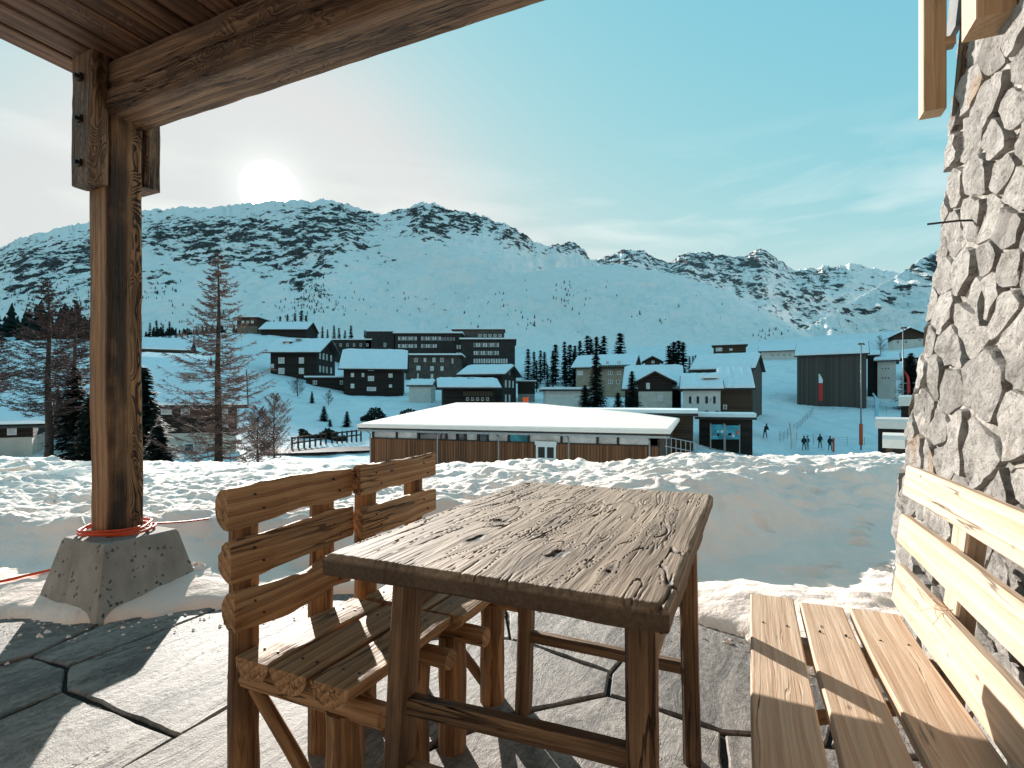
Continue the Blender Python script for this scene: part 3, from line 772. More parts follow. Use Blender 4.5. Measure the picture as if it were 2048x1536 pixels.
# ------------------------------------------------------------------ timber shapes
def outline(kind, w, h, n=10, bev=0.006):          # (y, z) outline, counter-clockwise seen from +x
    if kind == 'round': return [(math.cos(2 * math.pi * k / n) * w / 2, math.sin(2 * math.pi * k / n) * h / 2) for k in range(n)]
    if kind == 'half':                             # flat face up at z = 0, round below
        o = [(w / 2 - bev * .6, 0), (-w / 2 + bev * .6, 0)]
        for k in range(n + 1):
            a = math.pi + math.pi * k / n
            o.append((math.cos(a) * w / 2, math.sin(a) * h * 0.92 - h * 0.08))
        return o
    b = bev
    return [(w / 2, -h / 2 + b), (w / 2, h / 2 - b), (w / 2 - b, h / 2), (-w / 2 + b, h / 2), (-w / 2, h / 2 - b), (-w / 2, -h / 2 + b), (-w / 2 + b, -h / 2), (w / 2 - b, -h / 2)]
_ts = [100]
def timber(name, p0, p1, up, kind, w, h, mat, parent, nseg=9, wob=0.0, rough=0.0, taper=1.0, n=10, bev=0.006, bulge=0.0, skew=0.0):
    """one piece of wood from p0 to p1 (local to its thing) with hand-cut irregularity; local X is the grain"""
    _ts[0] += 7; sd = _ts[0]
    p0, p1, up = Vector(p0), Vector(p1), Vector(up)
    x = (p1 - p0); Lg = x.length; x.normalize()
    y = up.cross(x).normalized(); z = x.cross(y)
    o = outline(kind, w, h, n, bev); k = len(o)
    s = np.linspace(0, 1, nseg + 1)
    S = np.repeat(s[:, None], k, 1); O = np.array(o)[None].repeat(nseg + 1, 0)
    sc = 1 + (taper - 1) * S + bulge * fbm(S * 3.1, S * 0 + sd * 0.37, octs=3, seed=sd)
    Yc = O[..., 0] * sc; Zc = O[..., 1] * (sc if kind == 'round' else 1 + (taper - 1) * S)
    Yc = Yc + wob * fbm(S * 2.2 + 3, S * 0 + sd, octs=2, seed=sd + 1); Zc = Zc + (wob * 0.5) * fbm(S * 2.2 + 9, S * 0 + sd, octs=2, seed=sd + 2)
    if rough:
        ang = np.arange(k)[None] * 0.9
        Yc = Yc + rough * fbm(S * Lg * 14, ang + 0 * S, octs=2, seed=sd + 4) * np.sign(O[..., 0]); 
        flat = (O[..., 1] >= -1e-6) if kind == 'half' else np.zeros_like(O[..., 1], bool)
        Zc = Zc + np.where(flat, 0.15, 1.0) * rough * fbm(S * Lg * 14, ang + 30 + 0 * S, octs=2, seed=sd + 5)
    Xc = S * Lg + skew * O[..., 0] * (1 - 2 * S)
    V = np.stack([Xc, Yc, Zc], -1).reshape(-1, 3)
    f = []
    for i in range(nseg):
        for j in range(k):
            a, b = i * k + j, i * k + (j + 1) % k
            f.append((a, b, b + k, a + k))
    verts = [tuple(v) for v in V]
    f.append(tuple(range(k))[::-1]); f.append(tuple(nseg * k + j for j in range(k)))
    me = new_mesh(name, verts, f, mat)
    if kind != 'rect':
        sm = [True] * len(me.polygons); sm[-1] = sm[-2] = False
        if kind == 'half':
            for i in range(nseg): sm[i * k] = False
        me.polygons.foreach_set('use_smooth', sm)
        try: me.set_sharp_from_angle(angle=R(50))
        except Exception: pass
    mt = Matrix((x, y, z)).transposed().to_4x4(); mt.translation = p0
    return link(name, me, parent, mat4=mt)

# ------------------------------------------------------------------ rustic chairs
_scm = None
def screws(part, parent_pts, out):
    """dark screw heads on a part; points and outward direction are in the thing's frame"""
    global _scm
    if _scm is None:
        q = MB(); q.tube([(0, 0, -.004), (0, 0, .0012)], .0031, 7); _scm = q.mesh('screw', M['iron'])
    inv = part.matrix_basis.inverted(); d = (inv.to_3x3() @ Vector(out)).normalized()
    for p in parent_pts:
        mt = d.to_track_quat('Z', 'X').to_matrix().to_4x4(); mt.translation = inv @ Vector(p)
        link('screw', _scm, part, mat4=mt)
def chair(w, l, label, seed):
    _ts[0] = seed
    p = TW(w, l)
    c = thing('rustic_chair', label, 'chair', p, -TH, 'half-log chairs beside the table')
    X, Y, Z = (1, 0, 0), (0, 1, 0), (0, 0, 1)
    for y in (-.136, .136):
        timber('back_post', (0, y, 0), (0, y, .775), X, 'round', .078, .074, M['chair_log'], c, 12, .006, .003, .92, 12, bulge=.05)
        timber('leg', (.33, y, 0), (.33, y, .345), X, 'round', .088, .086, M['chair_log'], c, 8, .004, .003, .97, 14, bulge=.04)
        timber('seat_bearer', (-.02, y * 1.02, .352), (.445, y * 1.02, .352), Z, 'round', .062, .056, M['chair'], c, 8, .004, .002, .95, 12)
        timber('brace', (.03, y * .97, .325), (.30, y * .97, .06), Y, 'round', .036, .034, M['chair_log'], c, 6, .003, .001, 1, 9)
    for z, a, b in ((.795, -.222, .205), (.663, -.212, .208), (.532, -.205, .2)):
        rl_ = timber('back_rail', (.056, a, z), (.056, b, z + .004), X, 'half', .098, .046, M['chair'], c, 18, .010, .0055, .93, 10, bulge=.12)
        screws(rl_, [(.0575, y + dy, z + dz) for y in (-.136, .136) for dy, dz in ((-.012, .018), (.014, -.02))], X)
    for x, a, b, wd in ((.098, -.195, .215, .112), (.224, -.2, .212, .112), (.348, -.205, .212, .112)):
        sl_ = timber('seat_slat', (x, a, .432), (x, b, .432), Z, 'half', wd, .052, M['chair'], c, 14, .006, .003, 1.0, 10, bulge=.07)
        screws(sl_, [(x + dx, y * 1.02, .433) for y in (-.136, .136) for dx in (-.02, .025)], Z)
    return c
chair(-1.174, 1.084, 'brown half-log chair nearest the camera, three back rails in full view', 200)
chair(-1.147, 1.516, 'second brown half-log chair, farther from the camera, partly behind the table', 900)

# ------------------------------------------------------------------ table
tb = thing('rustic_table', 'weathered wooden table with deeply cracked thick top on square legs', 'table', TW(-.416, 1.24), -TH)
def table_top():
    LN, WD, TK = .955, .625, .042
    nu, nv = 480, 290
    u = np.linspace(-LN / 2, LN / 2, nu); v = np.linspace(-WD / 2, WD / 2, nv)
    Uu, Vv = np.meshgrid(u, v, indexing='ij')         # local x = along the table, local y = across
    kn = [(-.27, .10, .035), (-.30, -.085, .045), (-.10, .13, .02), (-.36, -.2, .018), (.12, -.03, .035), (.28, -.15, .03), (-.05, -.22, .02)]
    W2 = Vv + fbm(Uu * 2.4, Vv * 5, octs=3, seed=301) * 0.03
    for (a, b, r) in kn:
        d = np.sqrt(((Uu - a) / 1.7) ** 2 + (Vv - b) ** 2)
        W2 = W2 + np.sign(Vv - b) * -r * 0.9 * np.exp(-(d / (r * 1.6)) ** 2)
    crack = np.zeros_like(Uu)
    for (sc, th, sd, wgt) in ((20, .018, 311, 1.0), (40, .032, 321, .8), (62, .045, 331, .5)):
        nz = fbm(Uu * 2.6, W2 * sc, octs=2, seed=sd)
        gate = sstep(-.25, .25, fbm(Uu * 3.3 + 7, W2 * sc * .3, octs=3, seed=sd + 5) + .12)
        crack = np.maximum(crack, wgt * gate * (1 - sstep(0, th, np.abs(nz))))
    wear = sstep(.05, .6, fbm(Uu * 3, Vv * 8, octs=4, seed=341)) * .55
    for (a, b, r) in kn[:4]:
        d = np.sqrt(((Uu - a) / 1.5) ** 2 + (Vv - b) ** 2) + fbm(Uu * 30, Vv * 40, octs=2, seed=351) * .012
        crack = np.maximum(crack, 1 - sstep(r * .25, r * .45, d)); wear = np.maximum(wear, .8 * (1 - sstep(r * .5, r * 1.1, d)))
    edge = np.minimum(LN / 2 - np.abs(Uu), WD / 2 - np.abs(Vv))
    chip = fbm(Uu * 16, Vv * 16, octs=3, seed=361)
    H = -0.0035 * crack + fbm(Uu * 5, W2 * 90, octs=3, seed=371) * .0011 + fbm(Uu * 3, Vv * 4, octs=2, seed=373) * .0015
    H = H - .006 * (1 - sstep(0, .009 + .004 * chip, edge))
    V = np.stack([Uu, Vv, TK / 2 + H], -1)
    # skirt: sides and underside
    ring = [(i, 0) for i in range(nu)] + [(nu - 1, j) for j in range(1, nv)] + [(i, nv - 1) for i in range(nu - 2, -1, -1)] + [(0, j) for j in range(nv - 2, 0, -1)]
    me = bpy.data.meshes.new('table_top')
    verts = V.reshape(-1, 3).tolist(); faces = grid_faces(nu, nv).tolist()
    idx = [i * nv + j for i, j in ring]; K = len(idx)
    prev = idx
    for (off, zz) in ((.004, .006), (.003, -.014), (-.006, -.021)):
        base = len(verts)
        for k, (i, j) in enumerate(ring):
            x_, y_ = u[i], v[j]
            n_ = Vector((np.sign(x_) * (i in (0, nu - 1)), np.sign(y_) * (j in (0, nv - 1))))
            g = float(vnoise(k * 0.03, zz * 60, 0, 381)) * .004 + (float(vnoise(k * .011, 3, 0, 391)) - .5) * .012 * (zz < -.02)
            verts.append((x_ + n_.x * (off - g), y_ + n_.y * (off - g), zz + (float(vnoise(k * 0.02, 5, 0, 383)) - .5) * .005))
        cur = list(range(base, base + K))
        for k in range(K): faces.append((prev[k], cur[k], cur[(k + 1) % K], prev[(k + 1) % K]))
        prev = cur
    faces.append(tuple(prev[::-1]))
    me.from_pydata(verts, [], faces); me.materials.append(M['tabletop'])
    nt = nu * nv
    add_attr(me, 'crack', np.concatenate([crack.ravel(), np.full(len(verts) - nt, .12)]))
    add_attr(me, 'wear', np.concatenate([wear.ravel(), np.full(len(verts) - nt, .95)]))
    me.polygons.foreach_set('use_smooth', [True] * len(me.polygons))
    try: me.set_sharp_from_angle(angle=R(40))
    except Exception: pass
    return me
link('table_top', table_top(), tb, (0, 0, .739), (0, 0, R(90)))
X, Y, Z = (1, 0, 0), (0, 1, 0), (0, 0, 1)
def tl(w, l): return (w + .416, l - 1.24)
FLt, FLb, FRt, FRb = tl(-.605, .86), tl(-.645, .845), tl(-.160, .86), tl(-.150, .845)
BLt, BLb, BRt, BRb = tl(-.665, 1.625), tl(-.695, 1.64), tl(-.165, 1.59), tl(-.152, 1.61)
for a, b in ((FLt, FLb), (FRt, FRb), (BLt, BLb), (BRt, BRb)):
    timber('leg', (*b, 0), (*a, .718), X, 'rect', .05, .048, M['tableleg'], tb, 14, .004, .0012, .98, bev=.008, bulge=.02)
def lerp2(a, b, t): return (a[0] + (b[0] - a[0]) * t, a[1] + (b[1] - a[1]) * t)
for (a0, a1, b0, b1, z) in ((FLb, FLt, FRb, FRt, .462), (FLb, FLt, FRb, FRt, .332), (BLb, BLt, BRb, BRt, .455), (BLb, BLt, BRb, BRt, .262)):
    pa, pb = lerp2(a0, a1, z / .718), lerp2(b0, b1, z / .718)
    timber('stretcher', (*pa, z), (*pb, z + .012), Z, 'rect', .034, .034, M['tableleg'], tb, 8, .004, .001, 1, bev=.006, bulge=.03)
timber('apron', (FRt[0] + .012, FRt[1], .66), (BRt[0] + .012, BRt[1], .66), Z, 'rect', .022, .072, M['tableleg'], tb, 8, .002, .001, bev=.004)
timber('apron', (FLt[0] - .012, FLt[1], .66), (BLt[0] - .012, BLt[1], .66), Z, 'rect', .022, .072, M['tableleg'], tb, 8, .002, .001, bev=.004)

# ------------------------------------------------------------------ bench against the tower
bn = thing('plank_bench', 'pale plank bench with slatted back against the stone tower', 'bench', TW(0, 1.05), -TH)
_ts[0] = 1500
for (x, wd, a, b) in ((.06, .118, -.78, .765), (.194, .112, -.78, .757), (.326, .120, -.78, .752)):
    sl_ = timber('seat_slat', (x, a, .427), (x, b, .427), Z, 'rect', wd, .03, M['bench'], bn, 16, .006, .001, 1, bev=.004, bulge=.05, skew=.04)
    screws(sl_, [(x + dx, y, .4435) for y in (-.5, .54) for dx in (-.028, .03)], Z)
for (z, x, b, hh) in ((.492, .412, .90, .118), (.655, .430, .93, .092), (.795, .452, .955, .092)):
    timber('back_rail', (x, -.78, z), (x, b, z), (-1, 0, .13), 'rect', hh, .026, M['bench'], bn, 16, .005, .001, 1, bev=.004, bulge=.07)
for y in (-.5, .54):
    timber('back_post', (.40, y, 0), (.485, y, .83), X, 'rect', .095, .04, M['bench'], bn, 8, .004, .001)
    timber('leg', (.05, y, 0), (.05, y, .36), X, 'rect', .06, .06, M['bench'], bn, 6, .004, .002, bev=.01)
    timber('seat_bearer', (.01, y, .382), (.41, y, .382), Z, 'rect', .055, .055, M['bench'], bn, 6, .003, .001)
    timber('brace', (.07, y - .07, .22), (.38, y - .07, .34), Z, 'round', .034, .034, M['chair'], bn, 6, .003, .001)
straw = MB()
for k in range(9):
    r_ = random.Random(k + 50)
    p = Vector((.41 + r_.uniform(-.02, .01), .50 + r_.uniform(-.05, .05), .55 + r_.uniform(0, .03)))
    d = Vector((r_.uniform(-1, .1), r_.uniform(-1, 1), r_.uniform(-1, .8))).normalized() * r_.uniform(.03, .07)
    straw.tube([p, p + d * .5 + Vector((0, 0, -.004)), p + d], .0009, 4)
so = straw.build('bark_fibre', M['bench'], bn); tag(so, kind='stuff')

# ------------------------------------------------------------------ concrete footing, timber porch, rope
PC = TW(0, 0)
pc = Vector((-2.093, 2.81, 0))
ft = MB()
nn_ = 9
def frus(t, inset): return .255 - inset
lv = [(-.06, .268), (0.0, .262), (.16, .222), (.325, .183), (.34, .174)]
for z, hw in lv:
    for (sx, sy) in ((-1, -1), (1, -1), (1, 1), (-1, 1)):
        for (ax, ay) in (((.985, 1), (1, .985)) if sx * sy < 0 else ((1, .985), (.985, 1))):
            ft.v.append((sx * hw * ax, sy * hw * ay, z))
for i in range(len(lv) - 1):
    for k in range(8): ft.f.append((i * 8 + k, i * 8 + (k + 1) % 8, (i + 1) * 8 + (k + 1) % 8, (i + 1) * 8 + k))
ft.f.append(tuple((len(lv) - 1) * 8 + k for k in range(8)))
fo = ft.build('concrete_footing', M['concrete'], None, (-2.06, 2.80, 0), -TH)
tag(fo, 'pitted grey concrete footing block under the wooden post', 'footing')

po = thing('timber_porch', 'dark timber post with bolted boards carrying heavy roof beam and planks', 'porch', (pc.x, pc.y, .34), -TH)
_ts[0] = 2500
B0 = -.34                                          # heights below are above the terrace
timber('post', (0, 0, 0), (0, 0, 2.52 + B0), X, 'rect', .172, .172, M['post'], po, 26, .007, .003, 1, bev=.014, bulge=.015)
for sgn, zb in ((-1, 2.13), (1, 2.19)):
    tb2 = timber('clamp_board', (0, sgn * .13 + .005, zb + B0), (0, sgn * .13 + .005, 2.785 + B0), X, 'rect', .08, .185, M['porch'], po, 14, .004, .003, 1, bev=.012, bulge=.04)
    if sgn < 0:
        for zz in (.08, .30, .51):
            bm_ = MB(); bm_.box(-.017, .017, -.017, .017, 0, .016); bm_.tube([(0, 0, .016), (0, 0, .034)], .011, 6)
            # board local axes: x up, y and z across
            loc = Vector((zz + .02, 0, 0))
            inv = tb2.matrix_basis.inverted()
            out_dir = (inv.to_3x3() @ Vector((0, -1, 0))).normalized()
            mt = out_dir.to_track_quat('Z', 'X').to_matrix().to_4x4()
            mt.translation = loc + out_dir * .039
            link('bolt', bm_.mesh('bolt', M['iron']), tb2, mat4=mt)
# two stacked beams running across the terrace
timber('beam', (-.10, .015, 2.565 + B0), (4.6, .015, 2.565 + B0), Z, 'rect', .225, .126, M['porch'], po, 60, .006, .003, 1, bev=.018, bulge=.02)
timber('beam', (-.10, .015, 2.708 + B0), (4.6, .015, 2.708 + B0), Z, 'rect', .215, .132, M['porch'], po, 60, .005, .003, 1, bev=.018, bulge=.015)
_ts[0] = 3100
xw = -.245
k = 0
while xw < 4.7:
    wd = (.15, .165, .14, .17, .155)[k % 5]
    timber('roof_plank', (xw + wd / 2, -5.2, 2.80 + B0), (xw + wd / 2, .16, 2.80 + B0), Z, 'rect', wd - .018, .035, M['roofplank'], po, 20, .002, .0008, 1, bev=.006)
    xw += wd; k += 1
m = MB(); m.box(-.26, 4.75, -5.2, .18, 2.825 + B0, 2.86 + B0); m.build('roof_deck', M['roofdark'], po)
m = MB(); m.box(-.28, 4.77, -5.2, .20, 2.862 + B0, 3.1 + B0); m.build('roof_snow', M['snow_near'], po)
# unseen house wall at the roof's other end, added to darken the terrace
hw_ = MB(); hw_.box(-6, 6, -.3, 0, 0, 3.0)
o = hw_.build('wall', M['plaster'], None, TW(0, -2.6), -TH); tag(o, 'unseen house wall behind the terrace, added to darken it', kind='structure')

rope = thing('orange_rope', 'orange rope coiled round the foot of the post and trailing over snow', 'rope', (pc.x, pc.y, .34))
rr = random.Random(8)
pts = []
for k in range(3 * 22):
    a = 2 * math.pi * k / 22
    rad = .148 + .012 * math.sin(a * 2.3) + .006 * math.sin(k * .7)
    rx = rad * (1.0 + .16 * abs(math.sin(a - .45)))
    pts.append((math.cos(a) * rx, math.sin(a) * rx * 1.0, .012 + .011 * (k / 22) + .004 * math.sin(a * 3)))
m = MB(); m.tube(pts, .0068, 7); m.build('coil', M['rope'], rope, smooth=True)
def rope_run(a, b, sag, n=24):
    a, b = Vector(a), Vector(b)
    out = []
    for i in range(n + 1):
        t = i / n; p = a.lerp(b, t); p.z -= sag * 4 * t * (1 - t)
        out.append(p - Vector((pc.x, pc.y, .34)))
    return out
m = MB(); m.tube(rope_run(PX(290, 1047, 2.9), PX(560, 995, 4.2), .05), .0055, 6); m.build('rope_run', M['rope'], rope, smooth=True)
run = []
for i in range(25):
    t_ = i / 24; x_, y_ = -3.05 + .62 * t_ + .04 * math.sin(t_ * 7), 2.20 + .78 * t_
    run.append(Vector((x_, y_, max(.03, float(snow_h(x_, y_))) + .012)) - Vector((pc.x, pc.y, .34)))
m = MB(); m.tube(run, .0075, 6); m.build('rope_run', M['rope'], rope, smooth=True)

# ------------------------------------------------------------------ stone tower
tw = thing('stone_tower', 'leaning wall of rough pale stones at the right edge behind the bench', 'stone wall', TW(.66, 3.2), -TH)
_wz = [-.1, 0, .54, .87, 1.29, 1.74, 2.38, 2.95, 3.6]; _ww = [.62, .625, .655, .69, .755, .815, .865, .91, .96]
LC, RC = 3.02, .26
def wall_pt(s, z, d):                              # arc length along the face, height, distance out of it -> tower local
    w0 = float(np.interp(z, _wz, _ww))
    if s <= LC: w, l, nx_, ny_ = w0, s, -1, 0
    elif s <= LC + RC * math.pi / 2:
        a = (s - LC) / RC
        w, l, nx_, ny_ = w0 + RC * (1 - math.cos(a)), LC + RC * math.sin(a), -math.cos(a), math.sin(a)
    else: w, l, nx_, ny_ = w0 + RC + (s - LC - RC * math.pi / 2), LC + RC, 0, 1
    return (w + nx_ * d - .66, l + ny_ * d - 3.2, z)
ss = np.linspace(-1.6, 4.6, 160); zs = np.linspace(-.1, 3.6, 100)
V = np.array([[wall_pt(s, z, -.003 + .026 * float(fbm(s * 5, z * 5, octs=3, seed=401))) for z in zs] for s in ss])
link('mortar', grid_mesh('mortar', V, M['mortar'], flip=False), tw)
def clip_cell(poly, p, q):                         # keep the side nearer p
    mx, my = (p[0] + q[0]) / 2, (p[1] + q[1]) / 2; nx_, ny_ = q[0] - p[0], q[1] - p[1]
    out = []
    for i in range(len(poly)):
        a, b = poly[i], poly[(i + 1) % len(poly)]
        da = (a[0] - mx) * nx_ + (a[1] - my) * ny_; db = (b[0] - mx) * nx_ + (b[1] - my) * ny_
        if da <= 0: out.append(a)
        if da * db < 0:
            t = da / (da - db); out.append((a[0] + (b[0] - a[0]) * t, a[1] + (b[1] - a[1]) * t))
    return out
rr = random.Random(12)
SK, ASP = .32, .66                                 # stones lean along the courses and are wider than tall
seeds = []
tries = 0
while tries < 9000:
    tries += 1
    s, z = rr.uniform(-1.7, 4.6), rr.uniform(-.2, 3.7)
    big = (.36 if s < .9 or s > 3.5 else .25) * (0.45 + 1.05 * rr.random() ** 1.7)
    q = (s, (z - s * SK) / ASP)
    if all((q[0] - t[0]) ** 2 + (q[1] - t[1]) ** 2 > (.5 * (big + t[2])) ** 2 * 1.15 for t in seeds): seeds.append((q[0], q[1], big))
for (sx, sy, sb) in seeds:
    cell = [(sx - .5, sy - .5), (sx + .5, sy - .5), (sx + .5, sy + .5), (sx - .5, sy + .5)]
    for t in sorted(seeds, key=lambda t: (t[0] - sx) ** 2 + (t[1] - sy) ** 2)[1:22]: cell = clip_cell(cell, (sx, sy), t)
    if len(cell) < 3: continue
    cell = [(a, b * ASP + a * SK) for a, b in cell]
    cz = sum(b for a, b in cell) / len(cell)
    if cz < -.12 or cz > 3.55: continue
    q, sg = poly_inset(cell, rr.choice((.000, .002, .005, .009)))
    if sg < 0: q = q[::-1]
    q2 = []
    for i in range(len(q)):                        # knock the corners off, break the edges
        a, b, n_ = q[i], q[(i + 1) % len(q)], max(1, int((q[(i + 1) % len(q)] - q[i]).length / .045))
        cut = .13
        e_ = (b - a); nn = Vector((-e_.y, e_.x)).normalized() if e_.length > 1e-5 else Vector((0, 0))
        for k in range(n_ + 1):
            p = a.lerp(b, cut + (1 - 2 * cut) * k / n_)
            q2.append(p + nn * (float(fbm(p.x * 22, p.y * 22, octs=2, seed=405)) * .007 + .002))
    q = q2
    c = sum(q, Vector((0, 0))) / len(q); K = len(q)
    sd = rr.randint(0, 9999); hgt = rr.uniform(.008, .028); tx, tz = rr.uniform(-.2, .2), rr.uniform(-.2, .2)
    v, f = [], []
    for (r_, d_) in ((1.0, -.03), (.985, .5), (.95, 1.0), (.80, 1.0), (.55, 1.0), (.28, 1.0)):
        qx, qy = np.array([p.x for p in q]), np.array([p.y for p in q])
        sc_ = r_ + (.05 * fbm(qx * 16, qy * 16, octs=2, seed=sd) if r_ > .6 else 0)
        ex, ey = c.x + (qx - c.x) * sc_, c.y + (qy - c.y) * sc_
        dd = np.full(len(q), d_ * hgt if d_ > 0 else d_)
        if d_ > .5: dd = dd + .017 * fbm(ex * 15, ey * 15, octs=3, seed=sd + 3, gain=.65) + ((ex - c.x) * tx + (ey - c.y) * tz) * .30
        v += [wall_pt(float(a_), float(b_), float(g_)) for a_, b_, g_ in zip(ex, ey, dd)]
    v.append(wall_pt(c.x, c.y, hgt + .017 * float(fbm(c.x * 15, c.y * 15, octs=3, seed=sd + 3, gain=.65))))
    for i in range(5):
        for k in range(K): f.append((i * K + k, i * K + (k + 1) % K, (i + 1) * K + (k + 1) % K, (i + 1) * K + k))
    for k in range(K): f.append((5 * K + k, 5 * K + (k + 1) % K, 6 * K))
    org = Vector(wall_pt(c.x, c.y, 0))
    sm_ = new_mesh('stone', [Vector(p) - org for p in v], f, M['stone'], True)
    try: sm_.set_sharp_from_angle(angle=R(28))
    except Exception: pass
    link('stone', sm_, tw, org)
m = MB(); m.tube([wall_pt(2.62, 1.74, -.02), wall_pt(2.66, 1.76, .06), wall_pt(2.70, 1.77, .15)], .0045, 5); m.build('iron_rod', M['iron'], tw)
# timbers of the balcony fixed to the tower, their cut ends in view
bc = thing('balcony_timbers', 'pale squared timbers hanging at the top of the stone tower', 'timber', TW(.80, 3.0, 2.3), -TH)
_ts[0] = 5200
def bl(w, l, z): return (w - .80, l - 3.0, z - 2.3)
timber('strut', bl(.765, 3.02, 2.36), bl(.765, 3.02, 4.1), Y, 'rect', .085, .085, M['newtimber'], bc, 6, bev=.004)
timber('batten', bl(.838, 2.98, 2.26), bl(.895, 2.98, 3.0), Y, 'rect', .022, .06, M['porch'], bc, 6, bev=.003)
timber('block', bl(.80, 3.0, 2.66), bl(.84, 3.0, 2.66), Z, 'rect', .05, .04, M['newtimber'], bc, 3, bev=.003)
timber('strut', bl(.80, 2.50, 2.42), bl(.80, 2.50, 4.1), Y, 'rect', .115, .15, M['newtimber'], bc, 6, bev=.004)
m = MB(); m.box(-.012, .012, -.16, .10, 0, .55)
sl = m.build('slate', M['slate'], bc); sl.location = bl(.862, 3.06, 2.74); sl.rotation_euler = (0, R(4.5), 0)
timber('joist', bl(.55, 2.5, 4.1), bl(1.3, 2.5, 4.1), Z, 'rect', .12, .16, M['newtimber'], bc, 4)
timber('joist', bl(.55, 3.02, 4.1), bl(1.3, 3.02, 4.1), Z, 'rect', .12, .16, M['newtimber'], bc, 4)
# ------------------------------------------------------------------ houses
_wm = {}
def win_mesh(w, h):
    k = (round(w, 2), round(h, 2))
    if k not in _wm:
        f = MB(); t = max(.06, min(.12, .12 * w))
        f.box(-w / 2, -w / 2 + t, -.07, 0, 0, h); f.box(w / 2 - t, w / 2, -.07, 0, 0, h)
        f.box(-w / 2 + t, w / 2 - t, -.07, 0, 0, t); f.box(-w / 2 + t, w / 2 - t, -.07, 0, h - t, h)
        if w > .7: f.box(-t / 2, t / 2, -.06, 0, t, h - t)
        p = MB(); p.box(-w / 2 + t * .8, w / 2 - t * .8, -.03, -.005, t * .8, h - t * .8)
        _wm[k] = (f.mesh('window', M['frame']), p.v, p.f, {})
    return _wm[k]
def window(parent, x, y, z, w, h, style='c', rz=0.0, shut=False, frame=None):
    fm, pv, pf, panes = win_mesh(w, h)
    o = link('window', fm, parent, (x, y, z), (0, 0, rz))
    if style not in panes: panes[style] = new_mesh('pane', pv, pf, M['curtain_glare'] if style == 'c' else M['glass'])
    link('pane', panes[style], o)
    if shut:
        for s in (-1, 1):
            b = MB(); b.box(-w * .27, w * .27, -.05, 0, -.03, h + .03)
            b.build('shutter', M['shutter'], o, (s * w * .79, 0, 0))
    return o
def gable(m, W, D, z0, ze, zr, axis, ov=0.0):
    """prism with pitched top: walls"""
    if axis == 'x': m.prism([(0, z0), (D, z0), (D, ze), (D / 2, zr), (0, ze)][::-1], -W / 2, W / 2, 'x')
    else: m.prism([(-W / 2, z0), (W / 2, z0), (W / 2, ze), (0, zr), (-W / 2, ze)], 0, D, 'y')
def roofslab(m, W, D, ze, zr, axis, ov, t0, t1, inset=0.0, soft=0.0):
    o = ov - inset
    half = D / 2 if axis == 'x' else W / 2
    mid = D / 2 if axis == 'x' else 0
    sl = (zr - ze) / half; e = half + o
    a0, a1 = (-W / 2 - o, W / 2 + o) if axis == 'x' else (-o, D + o)
    N = 14 if soft else 1
    base = len(m.v); r_ = random.Random(int(W * 100 + D * 7)); prof = []
    for i in range(N + 1):
        a = a0 + (a1 - a0) * i / N
        j = [r_.gauss(0, soft) for _ in range(6)]
        th = (t1 - t0) * (1 + 1.4 * j[0]); rd = (.45 if soft and i in (0, N) else 1.0)
        if soft: a += (.04 if i == 0 else -.04 if i == N else 0)
        p = [(-e, ze - o * sl + t0), (0, zr + t0), (e, ze - o * sl + t0), (e + j[1] * .5, ze - o * sl + t0 + th * .55 * rd), (e - .22 + j[2], ze - o * sl + t0 + th * rd), (half * .45, ze + (zr - ze) * .55 + t0 + th * rd * (1 + j[3])), (0, zr + t0 + th * .9 * rd), (-half * .45, ze + (zr - ze) * .55 + t0 + th * rd * (1 + j[4])), (-e + .22 + j[5], ze - o * sl + t0 + th * rd), (-e + j[0] * .5, ze - o * sl + t0 + th * .55 * rd)]
        for (u, z) in p: m.v.append((a, mid + u, z) if axis == 'x' else (u, a, z))
    K = 10
    fl = axis == 'x'
    for i in range(N):
        for k in range(K):
            q = (base + i * K + k, base + i * K + (k + 1) % K, base + (i + 1) * K + (k + 1) % K, base + (i + 1) * K + k)
            m.f.append(q[::-1] if fl else q)
    c0, c1 = tuple(base + k for k in range(K)), tuple(base + N * K + k for k in range(K))
    m.f.append(c0 if fl else c0[::-1]); m.f.append(c1[::-1] if fl else c1)
